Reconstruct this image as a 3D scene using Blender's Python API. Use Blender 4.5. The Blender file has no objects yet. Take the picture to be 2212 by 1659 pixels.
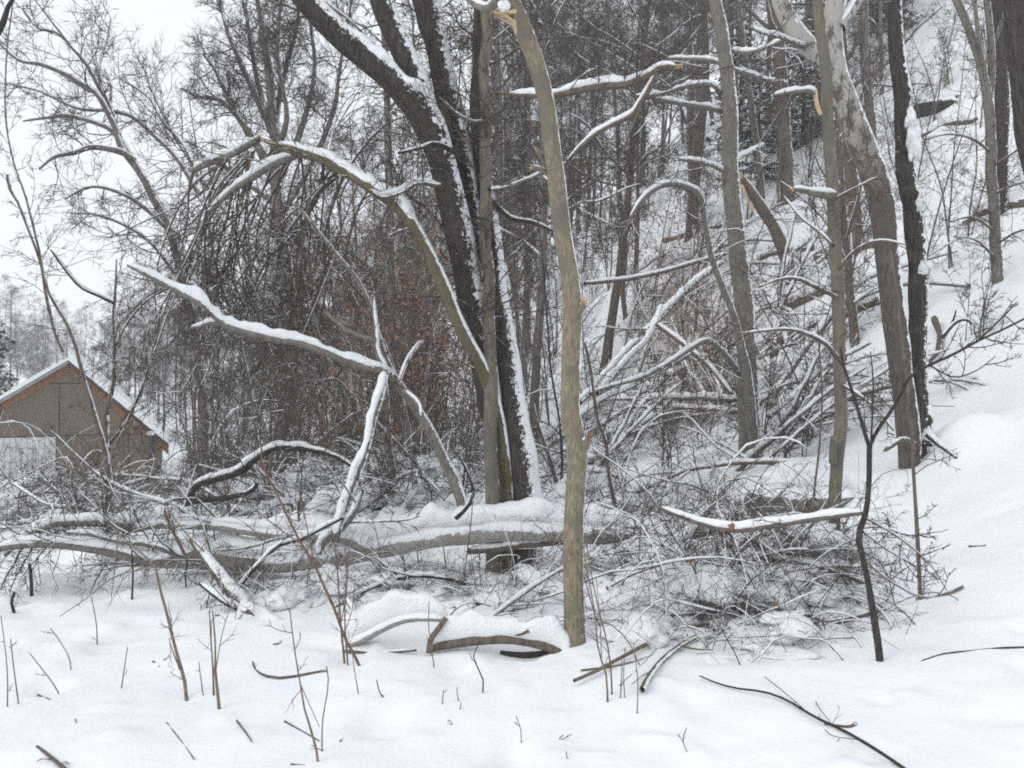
import bpy, math
import numpy as np

# ------------------------------------------------------------------ camera, sky, light, exposure
F = 1995.0                       # focal length in units of a 2212 x 1659 picture
CAM = np.array([0.0, 0.0, 1.6])
PITCH = math.atan(29.5 / F)
S = bpy.context.scene
COL = S.collection
cd = bpy.data.cameras.new('camera'); cam = bpy.data.objects.new('camera', cd); COL.objects.link(cam)
cd.sensor_width = 36.0; cd.lens = 36.0 * F / 2212.0; cd.clip_start = 0.05; cd.clip_end = 2000
cam.location = CAM; cam.rotation_euler = (math.pi / 2 - PITCH, 0, 0)
S.camera = cam

SUN_EL, SUN_AZ = math.radians(30), math.radians(235)
w = bpy.data.worlds.new('World'); S.world = w; w.use_nodes = True
nt = w.node_tree; nt.nodes.clear()
sky = nt.nodes.new('ShaderNodeTexSky'); sky.sky_type = 'NISHITA'; sky.sun_disc = False
sky.sun_elevation = SUN_EL; sky.sun_rotation = SUN_AZ; sky.air_density = 1.0; sky.dust_density = 4.0; sky.ozone_density = 1.0
hs = nt.nodes.new('ShaderNodeHueSaturation'); hs.inputs['Saturation'].default_value = 0.12
mx = nt.nodes.new('ShaderNodeMix'); mx.data_type = 'RGBA'; mx.inputs[0].default_value = 0.80
mx.inputs[7].default_value = (10.0, 10.45, 11.1, 1)          # the even cloud deck
bg = nt.nodes.new('ShaderNodeBackground'); bg.inputs['Strength'].default_value = 0.10
wo = nt.nodes.new('ShaderNodeOutputWorld')
nt.links.new(sky.outputs[0], hs.inputs['Color']); nt.links.new(hs.outputs[0], mx.inputs[6])
nt.links.new(mx.outputs[2], bg.inputs['Color']); nt.links.new(bg.outputs[0], wo.inputs['Surface'])
sl = bpy.data.lights.new('sun', 'SUN'); sl.energy = 0.7; sl.angle = math.radians(35); sl.color = (1, 0.97, 0.93)
so = bpy.data.objects.new('sun', sl); COL.objects.link(so)
so.rotation_euler = (math.pi / 2 - SUN_EL, 0, math.pi - SUN_AZ)
S.view_settings.view_transform = 'Standard'; S.view_settings.look = 'None'
S.view_settings.exposure = 0.17; S.view_settings.gamma = 1.0; S.view_settings.use_curve_mapping = False
S.cycles.max_bounces = 6; S.cycles.diffuse_bounces = 4; S.cycles.filter_width = 1.9; S.cycles.volume_bounces = 3; S.cycles.use_denoising = False

# ------------------------------------------------------------------ helpers
def rs(seed): return np.random.default_rng(seed)
def nrm(v): return v / np.maximum(np.linalg.norm(v, axis=-1, keepdims=True), 1e-9)
def sstep(a, b, x):
    t = np.clip((x - a) / (b - a), 0, 1); return t * t * (3 - 2 * t)

def _hash(ix, iy, seed):
    h = (ix.astype(np.int64) * 374761393 + iy.astype(np.int64) * 668265263 + seed * 974711) & 0x7fffffff
    h = ((h ^ (h >> 13)) * 1274126177) & 0x7fffffff
    return ((h ^ (h >> 16)) & 0xffff) / 65535.0
def vnoise(x, y, seed=0):
    x = np.asarray(x, float); y = np.asarray(y, float)
    ix = np.floor(x); iy = np.floor(y); fx = x - ix; fy = y - iy
    fx = fx * fx * fx * (fx * (fx * 6 - 15) + 10); fy = fy * fy * fy * (fy * (fy * 6 - 15) + 10)
    a = _hash(ix, iy, seed); b = _hash(ix + 1, iy, seed); c = _hash(ix, iy + 1, seed); d = _hash(ix + 1, iy + 1, seed)
    return (a + (b - a) * fx) * (1 - fy) + (c + (d - c) * fx) * fy - 0.5

MOUNDS = []      # (x, y, radius, height) drifts banked against trunks and over buried things
def terrain(x, y):
    x = np.asarray(x, float); y = np.asarray(y, float)
    x0 = 4.3 - 0.17 * y
    t = (x - x0)
    ts = np.logaddexp(0, t / 0.7) * 0.7
    tc = np.minimum(ts, 24)
    z = 0.48 * tc + 0.016 * tc * tc + 0.25 * np.maximum(ts - 24, 0)
    z = z + 0.17 * np.logaddexp(0, (np.minimum(y, 36) - 11.5) / 1.2) * 1.2 * sstep(.2, 4.5, t)
    yy = np.minimum(y, 40)
    z = z - 0.13 * np.logaddexp(0, (yy - 10) / 1.5) * 1.5 * sstep(-1.0, -9.0, t)
    z = z + 0.045 * np.maximum(y - 75, 0) * sstep(0, -20, t)
    m = sstep(5.6, 6.8, y) * sstep(16, 11, y) * sstep(-7, -4, x) * sstep(4.5, 2.0, x)
    z = z + m * (0.16 * vnoise(x * 1.7, y * 1.7, 3) + 0.08 * vnoise(x * 4.1, y * 4.1, 4))
    z = z + 0.10 * vnoise(x * .5 + 7, y * .5, 1) + 0.05 * vnoise(x * 1.3, y * 1.3, 2) + .022 * vnoise(x * 3.1, y * 3.1, 9) + .012 * vnoise(x * 7, y * 7, 10)
    z = z + sstep(12, 22, y) * (0.5 * vnoise(x * .35, y * .35, 5) + .25 * vnoise(x * .9, y * .9, 6))
    z = z - sstep(9, 6, y) * .035 * sstep(.30, .46, vnoise(x * 3.4 + 5, y * 3.4, 61)) + sstep(9, 6, y) * .02 * sstep(.3, .45, vnoise(x * 5.2, y * 5.2, 62))
    for (mx_, my_, mr, mh) in MOUNDS:
        z = z + mh * np.exp(-((x - mx_) ** 2 + (y - my_) ** 2) / (mr * mr))
    return z

def ray(x, y):
    u = (x - 1106.0) / F; v = (829.5 - y) / F
    d = np.array([u, math.cos(PITCH) + v * math.sin(PITCH), -math.sin(PITCH) + v * math.cos(PITCH)])
    return d / d[1]
def at(x, y, d): return CAM + ray(x, y) * d
def gdepth(x, y, lo=2.5, hi=150):
    r = ray(x, y); ds = np.concatenate([np.arange(lo, 20, .04), np.arange(20, hi, .25)])
    p = CAM + r * ds[:, None]
    k = np.nonzero(p[:, 2] < terrain(p[:, 0], p[:, 1]))[0]
    return float(ds[k[0]]) if len(k) else hi
def gpt(x, y): return at(x, y, gdepth(x, y))

MOUNDS += [(4.45, 9.05, .38, .3), (.42, 5.5, .25, .06), (1.35, 6.6, .8, .12), (2.9, 10.4, .9, .2), (.1, 5.35, .28, -.11), (-.55, 5.4, .3, -.06), (1.5, 11.5, 1.0, .2), (3.0, 9.0, .9, .18)]

# ------------------------------------------------------------------ materials
def newmat(name):
    m = bpy.data.materials.new(name); m.use_nodes = True; n = m.node_tree; n.nodes.clear()
    o = n.nodes.new('ShaderNodeOutputMaterial'); b = n.nodes.new('ShaderNodeBsdfPrincipled')
    n.links.new(b.outputs[0], o.inputs[0]); b.inputs['Roughness'].default_value = 0.85
    b.inputs['Specular IOR Level'].default_value = 0.25
    return m, n, b
def N(n, t, **k):
    x = n.nodes.new(t)
    for a, v in k.items(): setattr(x, a, v)
    return x
SNOWC = (0.87, 0.885, 0.91, 1)
def snow_mat(name='snow', bump=0.25, s1=5, s2=90, amt=.12, dist=.05):
    m, n, b = newmat(name)
    g = N(n, 'ShaderNodeNewGeometry'); L = n.links
    a = N(n, 'ShaderNodeTexNoise'); a.inputs['Scale'].default_value = s1; a.inputs['Detail'].default_value = 6
    a2 = N(n, 'ShaderNodeTexNoise'); a2.inputs['Scale'].default_value = s2; a2.inputs['Detail'].default_value = 4; a2.inputs['Roughness'].default_value = .6
    for q in (a, a2): L.new(g.outputs['Position'], q.inputs['Vector'])
    ad = N(n, 'ShaderNodeMath', operation='MULTIPLY_ADD'); ad.inputs[1].default_value = amt
    L.new(a2.outputs[0], ad.inputs[0]); L.new(a.outputs[0], ad.inputs[2])
    bp = N(n, 'ShaderNodeBump'); bp.inputs['Strength'].default_value = bump; bp.inputs['Distance'].default_value = dist
    L.new(ad.outputs[0], bp.inputs['Height']); L.new(bp.outputs[0], b.inputs['Normal'])
    r = N(n, 'ShaderNodeMix', data_type='RGBA'); r.inputs[6].default_value = (.845, .87, .895, 1); r.inputs[7].default_value = (.89, .905, .92, 1)
    L.new(a.outputs[0], r.inputs[0]); L.new(r.outputs[2], b.inputs['Base Color'])
    b.inputs['Roughness'].default_value = 0.7
    return m
def bark(name, c1, c2, c3=None, scale=8.0, stretch=0.18, sdir=(0.85, -0.2, 0.5), sthr=0.75, snoise=0.5, sscale=14, bump=0.5, patch=None, moss=None):
    """bark with a wind-blown crust of snow on the faces turned towards sdir"""
    m, n, b = newmat(name); L = n.links
    g = N(n, 'ShaderNodeNewGeometry')
    mp = N(n, 'ShaderNodeMapping'); mp.inputs['Scale'].default_value = (1, 1, stretch); L.new(g.outputs['Position'], mp.inputs['Vector'])
    a = N(n, 'ShaderNodeTexNoise'); a.inputs['Scale'].default_value = scale * 5; a.inputs['Detail'].default_value = 6; a.inputs['Roughness'].default_value = .65
    L.new(mp.outputs[0], a.inputs['Vector'])
    a2 = N(n, 'ShaderNodeTexNoise'); a2.inputs['Scale'].default_value = scale * .45; a2.inputs['Detail'].default_value = 4
    L.new(g.outputs['Position'], a2.inputs['Vector'])
    r = N(n, 'ShaderNodeValToRGB'); r.color_ramp.elements[0].position = .36; r.color_ramp.elements[1].position = .64
    r.color_ramp.elements[0].color = (*c1, 1); r.color_ramp.elements[1].color = (*c2, 1)
    L.new(a.outputs[0], r.inputs[0]); col = r.outputs[0]
    if c3:
        r2 = N(n, 'ShaderNodeValToRGB'); r2.color_ramp.elements[0].position = .5; r2.color_ramp.elements[1].position = .62
        L.new(a2.outputs[0], r2.inputs[0])
        q = N(n, 'ShaderNodeMix', data_type='RGBA'); q.inputs[7].default_value = (*c3, 1)
        L.new(r2.outputs[0], q.inputs[0]); L.new(col, q.inputs[6]); col = q.outputs[2]
    if patch:                                   # pale smooth bark above a height, rough brown bark below it
        z0, z1, pc = patch
        sx = N(n, 'ShaderNodeSeparateXYZ'); L.new(g.outputs['Position'], sx.inputs[0])
        nz = N(n, 'ShaderNodeTexNoise'); nz.inputs['Scale'].default_value = 5; nz.inputs['Detail'].default_value = 4; L.new(g.outputs['Position'], nz.inputs['Vector'])
        ma = N(n, 'ShaderNodeMath', operation='MULTIPLY_ADD'); ma.inputs[1].default_value = 1.6; L.new(nz.outputs[0], ma.inputs[0]); L.new(sx.outputs[2], ma.inputs[2])
        mr = N(n, 'ShaderNodeMapRange'); mr.inputs[1].default_value = z0 + .8; mr.inputs[2].default_value = z1 + .8; L.new(ma.outputs[0], mr.inputs[0])
        sp = N(n, 'ShaderNodeTexNoise'); sp.inputs['Scale'].default_value = 11; sp.inputs['Detail'].default_value = 5; sp.inputs['Roughness'].default_value = .7
        mp2 = N(n, 'ShaderNodeMapping'); mp2.inputs['Scale'].default_value = (1, 1, .5); L.new(g.outputs['Position'], mp2.inputs['Vector']); L.new(mp2.outputs[0], sp.inputs['Vector'])
        sr = N(n, 'ShaderNodeValToRGB'); sr.color_ramp.elements[0].position = .42; sr.color_ramp.elements[1].position = .50
        sr.color_ramp.elements[0].color = (.12, .105, .09, 1); sr.color_ramp.elements[1].color = (*pc, 1); L.new(sp.outputs[0], sr.inputs[0])
        q = N(n, 'ShaderNodeMix', data_type='RGBA'); L.new(mr.outputs[0], q.inputs[0]); L.new(col, q.inputs[6]); L.new(sr.outputs[0], q.inputs[7]); col = q.outputs[2]
    if moss:
        q = N(n, 'ShaderNodeMix', data_type='RGBA'); q.inputs[7].default_value = (*moss, 1)
        mr = N(n, 'ShaderNodeMapRange'); mr.inputs[1].default_value = .42; mr.inputs[2].default_value = .7; L.new(a2.outputs[0], mr.inputs[0])
        L.new(mr.outputs[0], q.inputs[0]); L.new(col, q.inputs[6]); col = q.outputs[2]
    bp = N(n, 'ShaderNodeBump'); bp.inputs['Strength'].default_value = bump; bp.inputs['Distance'].default_value = 0.02
    L.new(a.outputs[0], bp.inputs['Height']); L.new(bp.outputs[0], b.inputs['Normal'])
    if sthr < 5:
        d = N(n, 'ShaderNodeVectorMath', operation='DOT_PRODUCT'); v = np.array(sdir); v = v / np.linalg.norm(v); d.inputs[1].default_value = tuple(v)
        L.new(g.outputs['Normal'], d.inputs[0])
        s1 = N(n, 'ShaderNodeTexNoise'); s1.inputs['Scale'].default_value = sscale; s1.inputs['Detail'].default_value = 6; s1.inputs['Roughness'].default_value = .72
        L.new(g.outputs['Position'], s1.inputs['Vector'])
        ma = N(n, 'ShaderNodeMath', operation='MULTIPLY_ADD'); ma.inputs[1].default_value = snoise * 2; L.new(s1.outputs[0], ma.inputs[0]); L.new(d.outputs['Value'], ma.inputs[2])
        mr = N(n, 'ShaderNodeMapRange'); mr.inputs[1].default_value = sthr + snoise - .03; mr.inputs[2].default_value = sthr + snoise + .03; L.new(ma.outputs[0], mr.inputs[0])
        q = N(n, 'ShaderNodeMix', data_type='RGBA'); q.inputs[7].default_value = SNOWC
        L.new(mr.outputs[0], q.inputs[0]); L.new(col, q.inputs[6]); col = q.outputs[2]
    L.new(col, b.inputs['Base Color'])
    return m
def plain(name, c1, c2, scale=20, rough=.85, stretch=(1, 1, 1)):
    m, n, b = newmat(name); L = n.links
    g = N(n, 'ShaderNodeTexCoord'); mp = N(n, 'ShaderNodeMapping'); mp.inputs['Scale'].default_value = stretch; L.new(g.outputs['Object'], mp.inputs[0])
    a = N(n, 'ShaderNodeTexNoise'); a.inputs['Scale'].default_value = scale; a.inputs['Detail'].default_value = 5; L.new(mp.outputs[0], a.inputs['Vector'])
    r = N(n, 'ShaderNodeValToRGB'); r.color_ramp.elements[0].position = .3; r.color_ramp.elements[1].position = .7
    r.color_ramp.elements[0].color = (*c1, 1); r.color_ramp.elements[1].color = (*c2, 1)
    L.new(a.outputs[0], r.inputs[0]); L.new(r.outputs[0], b.inputs['Base Color']); b.inputs['Roughness'].default_value = rough
    bp = N(n, 'ShaderNodeBump'); bp.inputs['Strength'].default_value = .3; bp.inputs['Distance'].default_value = .01
    L.new(a.outputs[0], bp.inputs['Height']); L.new(bp.outputs[0], b.inputs['Normal'])
    return m

M = {}
M['ground'] = snow_mat('ground_snow', .32, 2.2, 38, .12, .10)
M['snow'] = snow_mat('lying_snow', .8, 14, 70, .5, .03)
M['tan'] = bark('tan_bark', (.15, .122, .085), (.30, .255, .185), (.17, .148, .115), 13, .28, sdir=(.95, .1, .3), sthr=.86, snoise=.45, sscale=11)
M['olive'] = bark('olive_bark', (.118, .107, .082), (.197, .18, .138), (.138, .13, .107), 7, .25, sthr=.93, snoise=.3)
M['dark'] = bark('dark_bark', (.028, .024, .022), (.085, .074, .066), None, 9, .14, sdir=(.95, -.2, .35), sthr=.66, snoise=1.25, sscale=22, bump=1)
M['plaster'] = bark('dark_bark_plastered_with_snow', (.035, .03, .027), (.10, .088, .078), None, 9, .14, sdir=(.95, -.1, .25), sthr=.48, snoise=1.1, sscale=30, bump=1)
M['mossy'] = bark('mossy_bark', (.10, .085, .06), (.19, .16, .11), None, 8, .2, sthr=.72, snoise=.4, moss=(.10, .093, .045))
M['grey'] = bark('grey_bark', (.12, .108, .095), (.23, .21, .185), (.16, .15, .13), 7, .3, sdir=(.95, -.05, .3), sthr=.74, snoise=.8, sscale=22)
M['beech'] = bark('pale_beech_bark', (.27, .255, .235), (.44, .425, .40), (.30, .275, .235), 8, .6, sdir=(.1, -.3, 1), sthr=.22, snoise=.6, sscale=9, bump=.5)
M['syca'] = bark('pale_and_brown_bark', (.06, .048, .041), (.15, .122, .106), (.10, .086, .078), 8, .2, sdir=(.9, -.1, .45), sthr=.70, snoise=.6, patch=(3.2, 4.2, (.37, .355, .33)))
M['black'] = bark('blackish_bark', (.022, .02, .018), (.075, .066, .058), None, 12, .2, sdir=(.6, -.1, .8), sthr=1.12, snoise=.45, bump=.8)
M['brown'] = bark('brown_bark', (.09, .07, .058), (.18, .145, .12), None, 8, .2, sthr=.85, snoise=.45)
M['twig'] = bark('twig_bark', (.042, .035, .031), (.10, .083, .073), None, 10, 1, sdir=(.2, -.1, 1), sthr=.78, snoise=.75, sscale=5, bump=0)
M['fartwig'] = bark('grey_twig_bark', (.05, .042, .039), (.11, .094, .087), None, 10, 1, sdir=(.25, -.1, 1), sthr=.88, snoise=.75, sscale=4, bump=0)
M['baretwig'] = bark('clean_twig_bark', (.045, .036, .031), (.105, .083, .071), None, 10, 1, sdir=(.2, -.1, 1), sthr=1.15, snoise=.75, sscale=4, bump=0)
M['redtwig'] = bark('reddish_stem_bark', (.10, .06, .042), (.22, .14, .10), None, 16, .3, sdir=(.2, -.1, 1), sthr=1.3, snoise=.6, bump=.2)
M['tanstem'] = bark('tan_stem_bark', (.12, .092, .068), (.25, .195, .145), None, 16, .3, sdir=(.2, -.1, 1), sthr=1.3, snoise=.6, bump=.2)
M['far'] = bark('far_trunk_bark', (.10, .085, .078), (.20, .175, .16), None, 4, .25, sthr=.85, snoise=.5, sscale=8)
M['wood'] = plain('torn_pale_wood', (.40, .28, .16), (.66, .51, .33), 60, .8, (1, 1, .15))
M['redwood'] = plain('torn_red_wood', (.14, .075, .05), (.33, .20, .125), 50, .8, (1, 1, .15))
M['leaf'] = plain('dead_oak_leaf', (.17, .075, .035), (.30, .14, .065), 30)
M['beechleaf'] = plain('dead_beech_leaf', (.27, .135, .075), (.43, .25, .15), 30)
M['needle'] = bark('needle_green', (.026, .034, .03), (.065, .078, .068), None, 8, 1, sdir=(.3, -.3, 1), sthr=.55, snoise=.8, sscale=6, bump=0)
M['darkneedle'] = bark('dark_spruce_needle', (.012, .018, .016), (.035, .045, .04), None, 8, 1, sdir=(.3, -.3, 1), sthr=.85, snoise=.8, sscale=6, bump=0)
M['rock'] = bark('grey_rock', (.11, .10, .09), (.22, .205, .18), None, 3, 1, sdir=(.1, -.1, 1), sthr=.55, snoise=.4, sscale=6)
M['darkrock'] = bark('dark_rock', (.022, .02, .018), (.075, .07, .065), None, 3, 1, sdir=(.1, -.1, 1), sthr=.62, snoise=.5, sscale=6)
M['ply'] = plain('weathered_plywood', (.105, .08, .058), (.225, .175, .13), 5, .9, (9, 9, .35))
M['cedar'] = plain('orange_cedar_board', (.16, .07, .032), (.32, .15, .07), 9, .8, (1, 1, 1))
M['white'] = plain('white_painted_door', (.55, .55, .56), (.66, .66, .67), 6, .6)
M['metal'] = plain('grey_green_fascia', (.22, .25, .25), (.32, .35, .35), 6, .5)
M['pipe'] = plain('dark_pipe', (.03, .03, .035), (.06, .06, .065), 20, .5)

# ------------------------------------------------------------------ mesh building
class MB:
    def __init__(s): s.v = []; s.f = []; s.n = 0
    def add(s, v, f):
        s.v.append(np.asarray(v, float).reshape(-1, 3)); s.f.append(np.asarray(f, np.int64).reshape(-1, 4) + s.n); s.n += len(s.v[-1])
    def build(s, name, mat, parent=None, flat=False, loc=None):
        v = np.concatenate(s.v); f = np.concatenate(s.f)
        me = bpy.data.meshes.new(name)
        if loc is not None: v = v - np.asarray(loc)
        me.vertices.add(len(v)); me.vertices.foreach_set('co', v.astype(np.float32).ravel())
        tri = f[:, 3] == f[:, 2]
        tot = np.where(tri, 3, 4); st = np.concatenate([[0], np.cumsum(tot)[:-1]])
        mask = np.ones_like(f, bool); mask[tri, 3] = False
        me.loops.add(int(tot.sum())); me.loops.foreach_set('vertex_index', f[mask].astype(np.int32))
        me.polygons.add(len(f)); me.polygons.foreach_set('loop_start', st.astype(np.int32))
        me.update(calc_edges=True)
        if flat: me.shade_flat()
        me.materials.append(mat)
        o = bpy.data.objects.new(name, me); COL.objects.link(o)
        if parent is not None: o.parent = parent
        return o

def frames(P, ref=None):
    T = np.gradient(P, axis=1); T = nrm(T)
    if ref is None:
        mz = np.abs(T[..., 2]).mean(1, keepdims=True)
        refv = np.where((mz > .8)[..., None], np.array([.05, 1.0, 0]), np.array([0, 0, 1.0]))
    else: refv = np.broadcast_to(np.array(ref, float), P.shape)
    A = nrm(np.cross(T, np.broadcast_to(refv, P.shape)) + 1e-6); B = np.cross(A, T)
    return T, A, B
def tubes(mb, P, R, K=4, ref=None, phase=None, rad=None):
    P = np.asarray(P, float); R = np.asarray(R, float)
    if P.ndim == 2: P = P[None]; R = R[None]
    m, n = R.shape; T, A, B = frames(P, ref)
    ph = math.pi / 2 if phase is None else phase
    th = np.arange(K) * 2 * math.pi / K + ph
    rr = R[:, :, None] * np.ones(K) if rad is None else R[:, :, None] * rad
    V = P[:, :, None, :] + rr[..., None] * (np.cos(th)[None, None, :, None] * A[:, :, None, :] + np.sin(th)[None, None, :, None] * B[:, :, None, :])
    i = np.arange(n - 1)[:, None] * K; k = np.arange(K)[None, :]; k2 = (k + 1) % K
    q = np.stack([i + k, i + k2, i + K + k2, i + K + k], -1).reshape(-1, 4)
    q = (q[None] + (np.arange(m) * n * K)[:, None, None]).reshape(-1, 4)
    mb.add(V, q)
def smooth(pts, n):
    """Catmull-Rom through rows of pts (any number of columns), n samples"""
    p = np.asarray(pts, float); m = len(p)
    if m < 3:
        t = np.linspace(0, 1, n)[:, None]; return p[0] * (1 - t) + p[-1] * t
    q = np.vstack([2 * p[0] - p[1], p, 2 * p[-1] - p[-2]])
    seg = np.linalg.norm(np.diff(p[:, :3], axis=0), axis=1); cs = np.concatenate([[0], np.cumsum(seg)]); s = np.linspace(0, cs[-1] * .999999, n)
    k = np.clip(np.searchsorted(cs, s, 'right') - 1, 0, m - 2); t = ((s - cs[k]) / np.maximum(seg[k], 1e-9))[:, None]
    a, b, c, d = q[k], q[k + 1], q[k + 2], q[k + 3]
    return .5 * (2 * b + (c - a) * t + (2 * a - 5 * b + 4 * c - d) * t * t + (3 * b - a - 3 * c + d) * t ** 3)
def snowroll(mb, P, R, h, seed=0, K=8, cover=.93, lo=.25, hi=.6):
    """a lumpy roll of snow lying along the top of a limb, thinner where the limb is steep"""
    P = np.asarray(P, float); R = np.asarray(R, float)
    if h > .03 and K > 5:
        K = 14; q = smooth(np.column_stack([P, R]), int(len(P) * (3 if h > .06 else 2))); P, R = q[:, :3], np.maximum(q[:, 3], .001)
    h = h * .8; n = len(P); T, A, B = frames(P[None], (0, 0, 1)); T, A, B = T[0], A[0], B[0]
    hor = np.sqrt(np.maximum(1 - T[:, 2] ** 2, 0)); fac = sstep(lo, hi, hor)
    s = np.concatenate([[0], np.cumsum(np.linalg.norm(np.diff(P, axis=0), axis=1))])
    lum = 1 + .7 * vnoise(s * 5 + seed * 3.7, s * 0 + seed, 11) + .5 * vnoise(s * 15, s * 0 + seed, 12)
    gap = sstep(-.5, -.3, vnoise(s * 2.2 + seed, s * 0 + seed * 1.3, 13) + (cover - 1))
    hh = h * fac * lum * gap; e = np.minimum(np.arange(n), np.arange(n)[::-1]) / max(n - 1, 1); hh = hh * np.minimum(1, np.sqrt(e * 6) + .02)
    pres = np.minimum(1, hh / (h * .2 + 1e-9))
    a = np.minimum(R * 1.03, R * .55 + hh * .7) * pres; b = hh * .5 + R * .25 * pres
    cen = P + B * (R * np.where(R > .045, .40, .62) + hh * .5)[:, None]
    th = np.arange(K) * 2 * math.pi / K; fq = .35 / max(h, .01)
    S_, H_ = s[:, None] + 0 * th[None], th[None] + 0 * s[:, None]
    wob = 1 + .34 * vnoise(S_ * fq * 1.6 + H_ * 1.4, np.abs(H_ - math.pi) * 1.3 + seed, 14) + (.42 if h < .06 else .26) * vnoise(S_ * fq * 4 + seed, np.abs(H_ - math.pi) * 3, 15)
    V = cen[:, None, :] + (a[:, None] * wob)[..., None] * np.cos(th)[None, :, None] * A[:, None, :] + (b[:, None] * wob)[..., None] * np.sin(th)[None, :, None] * B[:, None, :]
    i = np.arange(n - 1)[:, None] * K; k = np.arange(K)[None, :]; k2 = (k + 1) % K
    mb.add(V, np.stack([i + k, i + k2, i + K + k2, i + K + k], -1).reshape(-1, 4))
def blob(mb, c, rx, ry, rz, seed=0, nu=12, nv=8, amp=.35, rot=0.0):
    u = np.arange(nu) * 2 * math.pi / nu; v = np.linspace(0, math.pi, nv)
    U, V_ = np.meshgrid(u, v); d = np.stack([np.sin(V_) * np.cos(U), np.sin(V_) * np.sin(U), np.cos(V_)], -1)
    k = 1 + amp * (vnoise(d[..., 0] * 1.6 + seed * 5.1, d[..., 1] * 1.6 + d[..., 2] * 1.3, 21) + .5 * vnoise(d[..., 0] * 3.3 + seed, d[..., 1] * 3.3 - d[..., 2] * 3, 22)) * 2 * .7
    p = d * k[..., None] * np.array([rx, ry, rz]); c_, s_ = math.cos(rot), math.sin(rot)
    p = np.stack([p[..., 0] * c_ - p[..., 1] * s_, p[..., 0] * s_ + p[..., 1] * c_, p[..., 2]], -1) + np.asarray(c)
    i = np.arange(nv - 1)[:, None] * nu; q = np.arange(nu)[None]; q2 = (q + 1) % nu
    mb.add(p, np.stack([i + q, i + nu + q, i + nu + q2, i + q2], -1).reshape(-1, 4))
def box(mb, x0, x1, y0, y1, z0, z1):
    v = [(x, y, z) for x in (x0, x1) for y in (y0, y1) for z in (z0, z1)]
    mb.add(v, [(0, 1, 3, 2), (4, 6, 7, 5), (0, 4, 5, 1), (2, 3, 7, 6), (0, 2, 6, 4), (1, 5, 7, 3)])

def walk(rg, p0, d0, L, n, wig=.25, bias=(0, 0, 0)):
    """wandering polylines: p0 (m,3) start, d0 (m,3) direction, L (m) length"""
    m = len(p0); k = np.arange(n - 1)
    nz = rg.normal(0, wig, (m, n - 1, 3)); nz[:, 0] *= .2
    dirs = d0[:, None, :] + np.cumsum(nz, 1) * .7 + np.asarray(bias, float) * (k[None, :, None] / max(n - 2, 1))
    dirs = nrm(dirs); st = dirs * (L / (n - 1))[:, None, None]
    return np.concatenate([p0[:, None], p0[:, None] + np.cumsum(st, 1)], 1)
def sprout(rg, P, R, cnt, t=(.2, 1), ang=(50, 14), L=(.3, .6), rr=.55, rmin=.0022, n=5, wig=.22, bias=(0, 0, .25), taper=.62, rel=True, dirb=(0, 0, 0)):
    """children of the polylines P: cnt on each (a number, or one per parent)"""
    m, npt = R.shape; cnt = np.broadcast_to(np.asarray(cnt), (m,)); par = np.repeat(np.arange(m), cnt); q = len(par)
    if q == 0: return np.zeros((0, n, 3)), np.zeros((0, n))
    tt = rg.uniform(t[0], t[1], q) * (npt - 1) * .9999; i = tt.astype(int); f = (tt - i)[:, None]
    p0 = P[par, i] * (1 - f) + P[par, i + 1] * f; T = nrm(P[par, i + 1] - P[par, i])
    r0 = (R[par, i] * (1 - f[:, 0]) + R[par, i + 1] * f[:, 0])
    pr = nrm(np.cross(T, rg.normal(0, 1, (q, 3)))); a = np.radians(rg.normal(ang[0], ang[1], q))[:, None]
    d = nrm(np.cos(a) * T + np.sin(a) * pr + np.asarray(dirb, float))
    plen = np.linalg.norm(np.diff(P[par], axis=1), axis=2).sum(1) if rel else 1.0
    l = rg.uniform(L[0], L[1], q) * plen * (1.15 - .55 * tt / (npt - 1))
    C = walk(rg, p0, d, l, n, wig, bias)
    r = np.maximum(r0 * rr * rg.uniform(.6, 1.1, q), rmin)
    return C, r[:, None] * (1 - taper * np.linspace(0, 1, n) ** 1.2)[None]

def empty(name, loc, label=None, cat=None, group=None):
    o = bpy.data.objects.new(name, None); COL.objects.link(o); o.location = tuple(loc); o.empty_display_size = .1
    tag(o, label, cat, group); return o
def tag(o, label=None, cat=None, group=None, kind=None):
    if label: o['label'] = label
    if cat: o['category'] = cat
    if group: o['group'] = group
    if kind: o['kind'] = kind
    return o

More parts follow.
